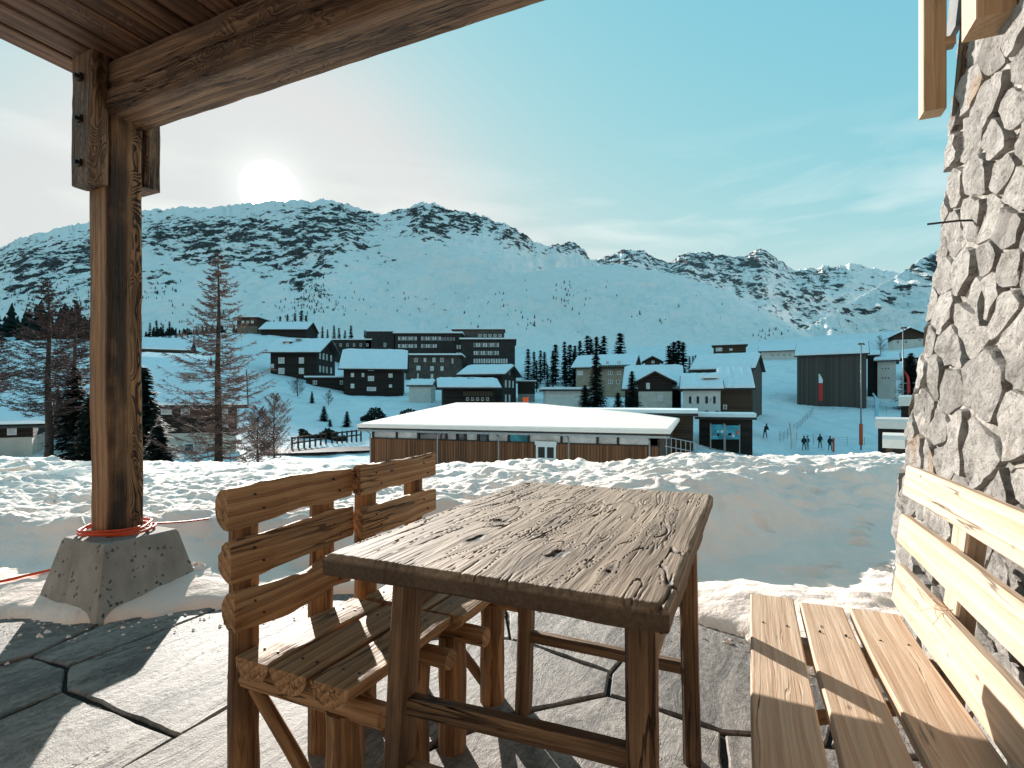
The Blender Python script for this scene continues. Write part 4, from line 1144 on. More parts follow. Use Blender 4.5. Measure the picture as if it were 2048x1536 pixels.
def house(name, label, px0, px1, pyb, pye, pyr, Y, D, axis, wall, yaw=0.0, ov=.7, snow=.38, wins=(), swins=(), base=None, chim=(), balc=(), cat='house', lower=None, shut=False, lwins=(), dormer=None):
    S = Y / F
    X0, c_, s_ = (px0 - HX) / F * Y, math.cos(yaw), math.sin(yaw)
    def along(px):                                 # metres along the front from its left corner for a photo column
        u = (px - HX) / F
        return (u * Y - X0) / (c_ - u * s_)
    W = along(px1)
    zb = EYE + (HY - pyb) / F * Y
    P = Vector((X0 + W / 2 * c_, Y + W / 2 * s_, zb))
    h = thing(name, label, cat, P, yaw)
    def up(px, py): return EYE + (HY - py) / F * (Y + along(px) * s_) - zb
    def lx_(px): return along(px) - W / 2
    ze = up(px0, pye)
    zr = (EYE + (HY - pyr) / F * (P.y + (D / 2 * c_ if axis == 'x' else 0))) - zb if axis in 'xy' else ze
    low = min(-.5, gz(P.x, Y + D / 2) - P.z - 2, gz(P.x, Y) - P.z - 2)
    m = MB()
    if lower:
        zl = up(px0, lower[0])
        m2 = MB(); m2.box(-W / 2 + .05, W / 2 - .05, .05, D - .05, low, zl); m2.build('ground_floor_wall', M[lower[1]], h)
        z0 = zl
    else: z0 = low
    if axis == 'f': m.box(-W / 2, W / 2, 0, D, z0, ze)
    else: gable(m, W, D, z0, ze, zr, axis)
    m.build('wall', M[wall], h)
    r, s = MB(), MB()
    if axis == 'f':
        r.box(-W / 2 - ov, W / 2 + ov, -ov, D + ov, ze, ze + .22)
        s.box(-W / 2 - ov + .03, W / 2 + ov - .03, -ov + .03, D + ov - .03, ze + .22, ze + .22 + snow)
    else:
        roofslab(r, W, D, ze, zr, axis, ov, .02, .24)
        roofslab(s, W, D, ze, zr, axis, ov, .24, .24 + snow, .05, .055)
    ro = r.build('roof', M['roofdark'], h); s.build('roof_snow', M['snow_roof'], ro)
    for (cx, cy, cz) in chim:                      # chimney: photo px, share of depth, height above eave
        c = MB(); lx = lx_(cx)
        top = max(ze, zr) + cz
        c.box(lx - .4, lx + .4, D * cy - .4, D * cy + .4, ze, top); c.box(lx - .5, lx + .5, D * cy - .5, D * cy + .5, top, top + .15)
        co = c.build('chimney', M['concretewall'], ro)
    if dormer:
        dx, dw, dy, dh = dormer
        d = MB(); lx = lx_(dx); yy = D * dy; zz = ze + (zr - ze) * dy * 2
        d.box(lx - dw / 2, lx + dw / 2, yy, yy + 2.2, zz - .1, zz + dh); dd = d.build('dormer', M['darkwood'], ro)
        s = MB(); s.box(lx - dw / 2 - .3, lx + dw / 2 + .3, yy - .35, yy + 2.4, zz + dh, zz + dh + .35); s.build('roof_snow', M['snow_roof'], dd)
        p = MB(); p.box(lx - dw * .32, lx + dw * .32, yy - .05, yy - .01, zz + .25, zz + dh - .15); p.build('pane', M['curtain_glare'], dd)
    for (x, y, w, hh, *st) in wins:
        window(h, lx_(x), -.003, up(x, y + hh / 2), w * S, hh * S, st[0] if st else 'c', shut=shut)
    for (dpt, z, w, hh, *st) in swins:             # right-hand side: metres along, metres up
        window(h, W / 2 + .003, dpt, z, w, hh, st[0] if st else 'c', R(90))
    for (dpt, z, w, hh, *st) in lwins:
        window(h, -W / 2 - .003, dpt, z, w, hh, st[0] if st else 'c', R(-90))
    for (a, b, y0, y1) in balc:                    # balcony front: photo px
        q = MB(); q.box(lx_(a), lx_(b), -1.1, 0, up(a, y1) - .12, up(a, y1))
        bo = q.build('balcony', M['brownwood'], h)
        bw = lx_(b) - lx_(a); n = max(6, int(bw / .35)); q = MB()
        for i in range(n):
            x = lx_(a) + bw * (i + .1) / n
            q.box(x, x + bw / n * .8, -1.1, -1.04, up(a, y1), up(a, y0))
        o = q.build('railing', M['brownwood'], bo); tag(o, kind='stuff')
    return h
def row(x0, x1, n, y, w, h, st='c'):
    return [(x0 + (x1 - x0) * i / max(1, n - 1), y, w, h, ('c' if (i * 7 + int(y)) % 3 else 'g') if st == 'm' else st) for i in range(n)]

# left, behind the trees
house('chalet', 'snow roofed chalet at the left edge behind the bare larch', -130, 66, 935, 845, 775, 31, 9, 'x', 'darkwood', R(36), lower=(880, 'plaster'), wins=[(24, 858, 15, 24), (-30, 858, 15, 24)], ov=.9)
house('chalet', 'second snow roof seen between larch and wooden post', 96, 260, 830, 800, 735, 44, 9, 'x', 'darkwood', R(34), ov=.8, wins=[(150, 815, 14, 16)])
house('chalet', 'chalet with pale ground floor right behind the tall bare larch', 300, 474, 925, 806, 744, 36, 8.5, 'x', 'darkwood', R(28), lower=(868, 'plaster'), ov=.75, snow=.3,
      wins=[(333, 820, 19, 18), (371, 820, 16, 20), (378, 897, 20, 24, 'g'), (450, 835, 12, 40)], chim=[(374, .3, -.3)], swins=[(2, 2.2, 1, 1.2), (5, 2.2, 1, 1.2)])
house('flat_roofed_house', 'low house with wide flat snow roof above the larch chalet', 270, 402, 770, 737, 715, 62, 10, 'x', 'darkwood', R(26), ov=.8)
house('flat_roofed_house', 'upper flat snow roof left of the hill slope', 270, 372, 730, 697, 682, 84, 9, 'x', 'brownwood', R(26), ov=.8, chim=[(362, .5, .3)])
# slope with dark chalets
house('chalet', 'dark three storey chalet with white framed windows on the slope', 541, 634, 757, 702, 682, 108, 11, 'x', 'darkwood', ov=1.2, chim=[(582, .35, .1)],
      wins=[(563, 721, 12, 12), (603, 721, 10, 12), (563, 742, 12, 12), (603, 742, 10, 12), (539 + 6, 732, 6, 8)], dormer=(564, 1.6, .22, 1.0),
      swins=[(1.6, 4.1, .8, 1.3), (3.6, 4.1, .8, 1.3), (5.6, 4.1, .8, 1.3), (8.3, 4.1, .9, 1.3), (1.6, 1.4, .8, 1.3), (3.6, 1.4, .8, 1.3), (5.6, 1.4, .8, 1.3), (8.3, 1.4, .9, 1.3), (4.8, 7.0, 1.2, 1.0)])
house('annex', 'low dark annex with flat snow roof beside the three storey chalet', 612, 690, 779, 757, 757, 103, 5, 'f', 'darkwood', ov=.3, snow=.3, wins=[(630, 765, 8, 8, 'g'), (683, 765, 6, 8, 'g')], cat='house')
house('chalet', 'long dark house with plain snow roof and white entrance canopy', 687, 806, 790, 734, 704, 98, 10, 'x', 'darkwood', R(10), ov=.9,
      wins=[(705, 750, 6, 8), (726, 750, 5, 8), (742, 738, 12, 7), (742, 757, 12, 10), (781, 751, 8, 8), (705, 772, 7, 9), (743, 778, 18, 8), (781, 772, 6, 6)], chim=[(710, .5, .1)])
house('hill_house', 'small flat topped house with stone base on the hill crest', 474, 514, 668, 636, 636, 205, 9, 'f', 'brownwood', ov=1.0, snow=.5, lower=(652, 'stonebase'), wins=row(486, 505, 3, 644, 5, 5))
house('hill_house', 'dark house with small front gable on the hill crest', 522, 612, 678, 658, 646, 200, 11, 'x', 'darkwood', ov=.8)
# the hotel
house('hotel', 'low dark hotel wing behind the chalets, left of the main block', 640, 742, 705, 681, 681, 176, 12, 'f', 'hotel', ov=.4, snow=.35, wins=row(668, 735, 6, 690, 4, 6, 'g'))
house('hotel', 'long dark hotel block with three rows of bright windows', 790, 922, 745, 668, 668, 172, 15, 'f', 'hotel', ov=.6, snow=.5,
      wins=row(798, 832, 9, 677, 3.2, 7, 'm') + row(844, 880, 9, 677, 3.2, 7, 'm') + row(798, 832, 9, 692, 3.2, 7, 'm') + row(844, 872, 7, 692, 3.2, 7, 'm') + [(915, 694, 3.5, 8), (920, 694, 3.5, 8), (915, 707, 3.5, 5), (920, 707, 3.5, 5)] + row(885, 908, 5, 678, 3.2, 6, 'g'), chim=[(792, .5, 1.0)])
house('hotel', 'plain dark stair block at the left end of the hotel', 732, 788, 740, 664, 664, 176, 14, 'f', 'hotel', ov=.1, snow=.25, wins=[(770, 690, 5, 8, 'g')])
house('hotel', 'tall dark hotel block with bright window rows at its right end', 922, 1030, 750, 680, 680, 166, 18, 'f', 'hotel', ov=.5, snow=.45,
      wins=row(949, 996, 11, 690, 3.2, 8, 'm') + row(949, 996, 11, 706, 3.2, 8, 'm') + row(949, 1013, 14, 722, 3.4, 9))
house('hotel', 'brown penthouse storey on the hotel roof', 905, 1008, 680, 660, 660, 178, 8, 'f', 'hotelside', ov=.4, snow=.4, wins=row(960, 1000, 5, 671, 6, 5, 'g'), chim=[(945, .5, .8)])
house('hotel', 'brown hotel wing with flat snow roof below the main block', 811, 918, 770, 712, 712, 150, 9, 'f', 'hotelside', ov=1.0, snow=.45,
      wins=[(832, 720, 7, 8, 'g'), (850, 720, 5, 8), (868, 720, 6, 9), (884, 720, 7, 8, 'g'), (837, 736, 8, 9), (864, 737, 7, 9), (884, 737, 6, 9), (836, 752, 3, 10), (864, 753, 5, 10), (905, 722, 3, 10)])
house('chalet', 'dark gabled chalet right of the hotel wing', 926, 1004, 806, 749, 735, 88, 8.5, 'x', 'darkwood', R(-16), ov=.9, snow=.35, chim=[(1000, .5, .2)],
      swins=[(2.0, 2.6, .8, 1.2), (4.2, 2.6, .8, 1.2), (6.4, 2.6, .8, 1.2), (2.0, .2, .8, 1.2), (4.2, .2, .8, 1.2)])
house('chalet', 'low dark chalet with long balcony and chimney behind the pavilion', 886, 990, 810, 775, 762, 74, 8, 'x', 'darkwood', R(9), ov=.9, snow=.35, chim=[(945, .45, .3)], balc=[(925, 984, 783, 791)], wins=row(935, 975, 5, 798, 6, 7, 'g'))
house('garage', 'small pale garage with blue-white snow roof left of the low chalet', 818, 862, 790, 772, 764, 86, 5, 'x', 'whitewall', ov=.4, snow=.35)
house('shed', 'small flat roofed store between chalet and conifers', 1036, 1070, 806, 765, 765, 95, 6, 'f', 'darkwood', ov=.3, snow=.2, lower=(788, 'concretewall'))
house('kiosk', 'low white building with flat snow roof left of the big spruce', 1092, 1168, 808, 782, 782, 72, 6, 'f', 'whitewall', ov=.6, snow=.3, wins=[(1118, 792, 36, 4, 'g'), (1117, 797, 24, 3, 'g'), (1156, 793, 18, 10)])
house('chalet', 'beige chalet with snow roof behind the big spruce', 1152, 1262, 796, 734, 714, 112, 11, 'x', 'beigewall', R(-20), ov=1.0, snow=.35,
      wins=[(1160, 746, 12, 9), (1215, 726, 6, 8), (1238, 726, 7, 8), (1221, 746, 8, 7, 'g'), (1238, 746, 8, 7, 'g'), (1221, 764, 8, 8, 'g'), (1236, 764, 6, 8, 'g')], balc=[(1200, 1262, 731, 737)], swins=[(2, 5, 1, 1.2), (5, 5, 1, 1.2)])
house('chalet', 'small dark gabled hut behind the beige chalet', 1290, 1320, 736, 722, 714, 150, 8, 'y', 'brownwood', R(-14), ov=1.0, snow=.35, wins=[(1306, 724, 6, 5)])
house('chalet', 'dark gabled chalet with pale ground floor and shuttered window', 1276, 1345, 820, 764, 746, 68, 9, 'y', 'darkwood', R(-16), ov=.6, snow=.35, lower=(783, 'plaster'), wins=[(1296, 772, 7, 12), (1321, 797, 9, 12)])
house('chalet', 'wide snow roof adjoining the gabled chalet on its right', 1250, 1362, 800, 778, 738, 73, 10, 'x', 'darkwood', R(-16), ov=.5, snow=.4)
h14 = house('farmhouse', 'white walled house with two dark shuttered windows', 1366, 1441, 830, 779, 755, 64, 8, 'x', 'whitewall', R(-19), ov=.45, snow=.4, wins=[(1388, 800, 9, 13), (1421, 800, 9, 13), (1424, 825, 12, 6, 'g')], shut=True, dormer=(1421, 1.4, .2, .75))
house('barn', 'dark brown barn wall joined to the white walled house', 1442, 1503, 832, 777, 744, 64, 9, 'x', 'brownwood', R(-19), ov=.45, snow=.42, wins=[(1450, 814, 7, 9, 'g')], chim=[(1446, .5, -.1)], cat='barn')
house('barn', 'grey board barn with pointed gable behind the white house', 1385, 1506, 806, 740, 714, 84, 9, 'x', 'greywood', R(-33), ov=.5, snow=.4, cat='barn')
house('hut', 'small dark hut far up the slope left of the grey barn', 1427, 1492, 710, 692, 692, 205, 8, 'f', 'brownwood', R(-22), ov=.7, snow=.4, wins=[(1438, 699, 12, 7), (1462, 699, 6, 4)], cat='hut')
house('chalet', 'far chalet with white lower floor beside the large grey barn', 1522, 1592, 716, 702, 692, 190, 9, 'x', 'darkwood', R(-26), ov=1.0, snow=.4, lower=(704, 'whitewall'), wins=row(1545, 1580, 4, 710, 5, 4, 'g'))
house('barn', 'large grey board barn with snow roof right of centre', 1594, 1733, 786, 712, 688, 100, 11, 'x', 'greywood', R(-32), ov=.5, snow=.5, cat='barn')
house('apartment_house', 'white house with three rows of small windows next to the large barn', 1755, 1792, 780, 722, 710, 104, 10, 'x', 'whitewall', R(-35), ov=.7, snow=.4,
      wins=row(1766, 1774, 2, 722, 4, 4, 'g') + row(1765, 1777, 3, 737, 4, 4, 'g') + row(1765, 1777, 3, 756, 4, 5, 'g'))
house('link_wing', 'dark recessed wing between large barn and white house', 1735, 1756, 782, 712, 705, 106, 8, 'x', 'darkwood', R(-35), ov=.4, snow=.3)
house('chalet', 'chalet with porch gable high on the right by the tower edge', 1787, 1852, 694, 672, 657, 190, 10, 'y', 'brownwood', R(-26), ov=1.2, snow=.45, lower=(680, 'whitewall'), wins=[(1796, 684, 5, 6, 'g'), (1812, 684, 5, 6, 'g'), (1840, 680, 5, 5, 'g')], chim=[(1815, .3, .8)])
house('chalet', 'lower chalet roof right of the white house', 1808, 1880, 740, 716, 702, 120, 8, 'x', 'darkwood', R(-36), ov=.7, snow=.4, wins=[(1828, 724, 8, 10, 'g')])
house('carport', 'dark open fronted carport with flat snow roof below the white house', 1398, 1505, 880, 838, 838, 50, 5, 'f', 'darkwood', R(-22), ov=.35, snow=.35, cat='carport')
house('long_shed', 'long low shed with snow roof behind the pavilion', 1080, 1386, 880, 829, 829, 47, 7, 'f', 'brownwood', R(-19), ov=.4, snow=.3, cat='shed')

# notice boards in front of the carport
for (a, b_, y0, y1, lab, mat) in ((1421, 1448, 849, 884, 'teal notice board with pictures before the dark carport, left one', 'teal'), (1450, 1479, 851, 884, 'teal notice board with pictures before the dark carport, right one', 'teal')):
    t = thing('notice_board', lab, 'notice board', PX((a + b_) / 2, y1, 48.5))
    S = 48.5 / F; m = MB(); w = (b_ - a) * S / 2; hgt = (y1 - y0) * S
    m.box(-w, w, -.04, .04, .25, hgt); m.build('panel', M['teal'], t)
    for s in (-1, 1):
        m = MB(); m.box(s * w - .04, s * w + .04, -.06, .06, -1.2, hgt + .1); m.build('post', M['metal'], t)
    r_ = random.Random(a)
    for k in range(6):
        m = MB(); x, z = r_.uniform(-w * .7, w * .5), r_.uniform(.35, hgt - .5)
        m.box(x, x + r_.uniform(.12, .3), -.052, -.041 - .001 * k, z, z + r_.uniform(.12, .3)); m.build('picture', M[('white', 'darkwood', 'orange', 'blue')[k % 4]], t)

# ------------------------------------------------------------------ the long brown pavilion below the bank
pv = thing('pavilion', 'long brown boarded pavilion with low hipped roof under thick snow', 'pavilion', (-9.6, 33.0, 0), R(-19.1))
LX, LY = 18.63, 19.2
cl = MB(); r_ = random.Random(3); x = .55; 
while x < 18.0:
    w = r_.uniform(.13, .21); d = r_.uniform(0, .04)
    cl.box(x, min(x + w - .012, 18.05), .55 - d, .62, -5.2, -1.43); x += w
tag(cl.build('cladding', boards('pavilion_boards', (0.09, 0.036, 0.018), (0.31, 0.128, 0.058), .17, 0), pv), 'vertical brown boards of the front wall', kind='stuff')
m = MB(); m.box(.5, 18.1, .63, .75, -5.2, -1.41); m.box(.5, .62, .76, 18.5, -5.2, -.8); m.box(17.98, 18.1, .76, 18.5, -5.2, -.8); m.build('wall', M['brownwood'], pv)
x = .7; k = 0
while x < 17.6:                                    # clerestory panes between dark posts
    w = (1.7, 1.5, 1.9, .7, .55, .8, .6, 1.3, 1.2, 1.9, 2.0, 1.1)[k % 12]
    m = MB(); m.box(x + .06, min(x + w, 17.7) - .06, .66, .68, -1.40, -.84)
    m.build('clerestory_pane', M[('curtain_glare', 'curtain_glare', 'glass', 'curtain_glare', 'glass', 'curtain_glare', 'glass', 'curtain_glare', 'teal', 'curtain_glare', 'curtain_glare', 'curtain_glare')[k % 12]], pv)
    m = MB(); m.box(x - .06, x + .06, .56, .76, -1.41, -.82); m.build('clerestory_post', M['shutter'], pv)
    x += w; k += 1
m = MB(); m.box(.45, 18.15, .5, .62, -1.46, -1.405); m.build('sill', M['shutter'], pv)
wn_ = link('window', win_mesh(1.15, .85)[0], pv, (12.0, .50, -2.38)); m = MB(); m.box(-.5, .5, -.03, -.005, .1, .75); m.build('pane', M['shutter'], wn_)
m = MB(); m.box(-.62, .62, -.14, .0, .85, 1.05); m.build('lintel', M['frame'], wn_)
for x in (.62, 5.3, 9.2, 13.3, 17.6):
    m = MB(); m.tube([(x, -.05, -.9), (x, .42, -1.15), (x, .46, -5)], .045, 6); m.build('downpipe', M['metal'], pv)
R1, R2 = (2.3, 9.5), (8.0, 10.0)
def hip(e, z0, z1, zr, inset):
    m = MB()
    a, b, c, d = -e, LX + e, -e, LY + e
    c8 = [(a, c), (b, c), (b, d), (a, d)]
    v = [(x, y, z0) for x, y in c8] + [(x, y, z1) for x, y in c8]
    i = inset
    v += [(a + i, c + i, z1 + .06), (b - i, c + i, z1 + .06), (b - i, d - i, z1 + .06), (a + i, d - i, z1 + .06), (*R1, zr), (*R2, zr)]
    f = [(3, 2, 1, 0)] + [(k, (k + 1) % 4, 4 + (k + 1) % 4, 4 + k) for k in range(4)] + [(4 + k, 4 + (k + 1) % 4, 8 + (k + 1) % 4, 8 + k) for k in range(4)]
    f += [(8, 9, 13, 12), (9, 10, 13), (10, 11, 12, 13), (11, 8, 12)]
    m.poly(v, f); return m
ro = hip(0, -.86, -.76, .40, .02).build('roof', M['roofdark'], pv)
hip(.03, -.755, -.55, .74, .16).build('roof_snow', M['snow_near'], ro)
m = MB(); m.box(0, LX, -.08, .0, -.98, -.87); m.build('gutter', M['metal'], pv)
m = MB(); m.box(-.16, .16, -.14, .14, 0, .62); m.box(-.2, .2, -.18, .18, .62, .7)
vp = m.build('vent', M['orange'], ro, (7.6, 10.6, .45)); 
# steel railing at its right end
rl = thing('railing', 'grey steel stair railing at the right end of the pavilion', 'railing', PX(1362, 915, 25.5))
for k in range(7):
    m = MB(); x = -.7 + k * .23; m.tube([(x, 0, -.3), (x, 0, 1.0 - .045 * k)], .018, 5); m.build('baluster', M['metal'], rl)
for z in (.55, 1.0):
    m = MB(); m.tube([(-.75, 0, z), (.75, 0, z - .3)], .026, 6); m.build('handrail', M['metal'], rl)

# ------------------------------------------------------------------ road and fence at the foot of the slope
rd = MB(); n = 24
L_, R_ = [], []
for i in range(n + 1):
    t = i / n
    x, y = -17.5 + 9.0 * t, 37.5 + 9.5 * t - 3 * t * t
    for s, arr in ((-1, L_), (1, R_)):
        xx, yy = x + s * 1.1, y - s * 1.2
        arr.append((xx, yy, max(gz(xx, yy), gz(x, y)) + .22))
rd.poly(L_ + R_, [(i, n + 1 + i, n + 2 + i, i + 1) for i in range(n)])
tag(rd.build('road', M['asphalt']), 'dark cleared road left of the pavilion', kind='structure')
for (a, b, lab) in (((584, 925, 40.5), (652, 902, 45), 'left length of wooden rail fence beside the cleared road'), ((664, 897, 45.5), (722, 884, 49), 'right length of wooden rail fence beside the cleared road')):
    p, q = PX(*a), PX(*b); p.z = gz(p.x, p.y) + .1; q.z = gz(q.x, q.y) + .1
    fe = thing('rail_fence', lab, 'fence', p, group='rail fence lengths along the road')
    d = q - p; N = 6
    for k in range(N + 1):
        m = MB(); c = d * (k / N); m.tube([(c.x, c.y, c.z - .6), (c.x, c.y, c.z + 1.0)], .08, 5); m.build('post', M['bark'], fe)
    for z in (.5, .9):
        m = MB(); m.tube([(0, 0, z), (d.x, d.y, d.z + z)], .07, 5); m.build('rail', M['bark'], fe)

# ------------------------------------------------------------------ ski field on the right: masts, banners, sheds, people
def mast(px, pyb, pyt, Y, lab, pad):
    p = PX(px, pyb, Y); h = (pyb - pyt) / F * Y
    t = thing('floodlight_mast', lab, 'mast', p)
    m = MB(); m.tube([(0, 0, -.8), (0, 0, h)], [.10, .06], 8); m.build('pole', M['metal'], t, smooth=True)
    m = MB(); m.box(-.35, .35, -.08, .08, h, h + .1); m.box(-.42, -.14, -.16, .12, h - .1, h); m.box(.14, .42, -.16, .12, h - .1, h); m.build('lamp_head', M['iron'], t)
    if pad:
        m = MB(); m.tube([(0, 0, -.2), (0, 0, (pyb - pad) / F * Y)], .2, 10); m.build('padding', M['orange'], t, smooth=True)
mast(1722, 887, 688, 64, 'floodlight mast with orange padding round its foot', 848)
mast(1806, 840, 656, 70, 'taller plain floodlight mast close to the stone tower', None)
def feather(px, pyb, pyt, Y, wpx, lab, parts, lean=0.12):
    p = PX(px, pyb, Y); h = (pyb - pyt) / F * Y; w = wpx / F * Y
    p.z = max(p.z, gz(p.x, p.y))
    t = thing('feather_banner', lab, 'banner', p)
    m = MB(); m.tube([(0, 0, -.5), (0, 0, h * .6), (-lean * h * .2, 0, h * .95)], .025, 5); m.build('pole', M['iron'], t)
    for (z0, z1, mat) in parts:
        m = MB(); N = 8; L1, R1_ = [], []
        for i in range(N + 1):
            z = h * (z0 + (z1 - z0) * i / N); u = z / h
            off = -lean * h * max(0, u - .5) ** 1.5; ww = w * (1 - .75 * max(0, u - .8) / .2)
            wv = .04 * math.sin(u * 9)
            L1.append((.03 + off, wv, z)); R1_.append((.03 + off + ww, -wv, z))
        m.poly(L1 + R1_ + [(a, b + .012, c) for a, b, c in L1 + R1_], [(i, N + 1 + i, N + 2 + i, i + 1) for i in range(N)] + [(2 * N + 2 + i + 1, 3 * N + 4 + i, 3 * N + 3 + i, 2 * N + 2 + i) for i in range(N)])
        m.build('flag', M[mat], t)
feather(1637, 804, 748, 94, 8, 'upright red banner with white top before the large barn', [(.04, .68, 'red'), (.68, 1.0, 'white')], 0)
feather(1814, 790, 742, 82, 6, 'curved red feather banner by the plain mast', [(.08, 1.0, 'red')], .35)
feather(1750, 836, 786, 75, 7, 'curved pale blue feather banner on the ski field', [(.06, 1.0, 'blue')], .3)
feather(1582, 911, 860, 66, 10, 'curved white feather banner beside the standing people', [(.05, .6, 'white'), (.6, 1.0, 'white')], .3)
p = PX(1667, 905, 66); t = thing('marker_post', 'short orange post beside the people on the ski field', 'post', p)
m = MB(); m.tube([(0, 0, -.3), (0, 0, 1.8)], .12, 8); m.build('shaft', M['orange'], t); m = MB(); m.tube([(0, 0, 1.8), (0, 0, 1.95)], .13, 8); m.build('cap', M['white'], t)
def snowed_shed(px0, px1, pyb, pye, pyt, Y, D, lab, wall):
    S = Y / F; p = PX((px0 + px1) / 2, pyb, Y); t = thing('shed', lab, 'shed', p, R(-36))
    w = (px1 - px0) * S / 2 * .81; he = (pyb - pye) * S; ht = (pyb - pyt) * S
    m = MB(); m.box(-w + .1, w - .1, .1, D - .1, -1.5, he); m.build('wall', M[wall], t)
    m = MB(); m.prism([(-.15, he), (D + .15, he), (D + .1, ht * .92), (D / 2, ht), (.1, ht * .93), (-.12, he + (ht - he) * .6)][::-1], -w - .1, w + .1, 'x'); m.build('roof_snow', M['snow_near'], t)
    m = MB(); m.box(-.4, .4, .06, .1, 0, he * .9); m.build('door', M['darkwood'], t)
snowed_shed(1768, 1830, 918, 897, 868, 35, 3, 'small brown shed under a thick cap of snow, nearest the tower', 'brownwood')
snowed_shed(1752, 1850, 872, 858, 836, 42, 4, 'low snow covered shed behind the brown shed', 'darkwood')
snowed_shed(1800, 1850, 838, 812, 790, 52, 4, 'snow covered hut at the foot of the plain mast', 'darkwood')
# net fences with drifted snow: low bushy rows
def net_fence(pts, lab, seed):
    q = [PX(*p) for p in pts]
    for v in q: v.z = gz(v.x, v.y)
    t = thing('net_fence', lab, 'fence', q[0], group='snow nets round the ski field')
    r_ = random.Random(seed)
    for i in range(len(q) - 1):
        d = q[i + 1] - q[i]; N = max(3, int(d.length / 2.5))
        for k in range(N):
            c = q[i] + d * (k / N) - q[0]
            m = MB(); m.tube([(c.x, c.y, c.z - .3), (c.x + r_.uniform(-.05, .05), c.y, c.z + 1.1)], .02, 4); m.build('stake', M['shutter'], t)
        a, b = q[i] - q[0], q[i + 1] - q[0]
        m = MB()
        for z in (.25, .5, .75, .98): m.tube([(a.x, a.y, a.z + z), ((a.x + b.x) / 2, (a.y + b.y) / 2, (a.z + b.z) / 2 + z - .08), (b.x, b.y, b.z + z)], .012, 3)
        m.build('net', M['twig2'], t)
net_fence([(1560, 868, 68), (1600, 835, 80), (1628, 808, 92)], 'dark snow net running up the left side of the ski field', 1)
net_fence([(1640, 803, 95), (1720, 800, 93), (1800, 798, 88)], 'dark snow net across the top of the ski field', 2)
net_fence([(1560, 905, 70), (1660, 900, 70), (1765, 893, 68)], 'dark snow net behind the standing people', 3)

def person(px, pyb, Y, lab, pose, legs, seed):
    p = PX(px, pyb, Y); p.z = max(p.z, gz(p.x, p.y) + .02)
    t = thing('person', lab, 'person', p, group='people on the ski field')
    r_ = random.Random(seed); st = .14 if pose == 'stand' else .3; ln = 0 if pose == 'stand' else .18
    v = [(0, 0, .92), (ln * .5, 0, 1.18), (ln, 0, 1.42), (ln * 1.1, 0, 1.52), (ln * 1.2, -.01, 1.64), (ln * 1.2, -.01, 1.76),
         (-.09, 0, .88), (-.10 - st * .2, -.02, .48), (-.10 - st * .5, 0, .07), (-.10 - st * .5 + .03, -.14, .04),
         (.09, 0, .88), (.10 + st * .2, -.05, .48), (.10 + st * .5, 0, .07), (.10 + st * .5 + .03, -.14, .04),
         (ln - .20, 0, 1.38), (ln - .27, -.03, 1.12), (ln - .24, -.16, .92), (ln + .20, 0, 1.38), (ln + .28, -.04, 1.12), (ln + .25, -.2, .95)]
    e = [(0, 1), (1, 2), (2, 3), (3, 4), (4, 5), (0, 6), (6, 7), (7, 8), (8, 9), (0, 10), (10, 11), (11, 12), (12, 13), (2, 14), (14, 15), (15, 16), (2, 17), (17, 18), (18, 19)]
    rad = [.15, .16, .17, .06, .10, .085, .11, .075, .055, .05, .11, .075, .055, .05, .075, .055, .045, .075, .055, .045]
    me = bpy.data.meshes.new('body'); me.from_pydata(v, e, []); me.materials.append(M[legs])
    o = link('body', me, t, rot=(0, 0, r_.uniform(-.6, .6)))
    md = o.modifiers.new('skin', 'SKIN'); me.skin_vertices[0].data[0].use_root = True
    for i, q in enumerate(rad): me.skin_vertices[0].data[i].radius = (q, q * .85)
    s = o.modifiers.new('sub', 'SUBSURF'); s.levels = 1; s.render_levels = 1
    m = MB()
    for i in range(5):
        a0 = math.pi / 2 * i / 5
        for k in range(8): m.v.append((ln * 1.2 + math.cos(k * math.pi / 4) * .115 * math.cos(a0), -.01 + math.sin(k * math.pi / 4) * .12 * math.cos(a0), 1.69 + .13 * math.sin(a0)))
    for i in range(4):
        for k in range(8): m.f.append((i * 8 + k, i * 8 + (k + 1) % 8, i * 8 + 8 + (k + 1) % 8, i * 8 + 8 + k))
    m.build('helmet', M[('cloth_dark', 'iron')[seed % 2]], t)
    m = MB(); m.tube([(ln - .16, -.02, .95), (ln - .16, 0, 1.2), (ln - .13, 0, 1.42)], [.06, .07, .05], 6)
    m.box(-.17 + ln, .17 + ln, -.12, .13, 1.02, 1.44); m.build('jacket', M['cloth_dark'], t)
person(1608, 905, 67, 'leftmost of two people standing close together in dark ski clothes', 'stand', 'cloth_dark', 1)
person(1615, 906, 67, 'person with pale trousers standing close beside another', 'stand', 'cloth_blue', 2)
person(1640, 905, 68, 'person in dark clothes standing alone in the middle', 'stand', 'cloth_dark', 3)
person(1660, 905, 66, 'person in dark clothes next to the orange post', 'stand', 'cloth_dark', 4)
person(1530, 902, 67, 'person in dark clothes striding left of the white banner', 'stride', 'cloth_dark', 5)
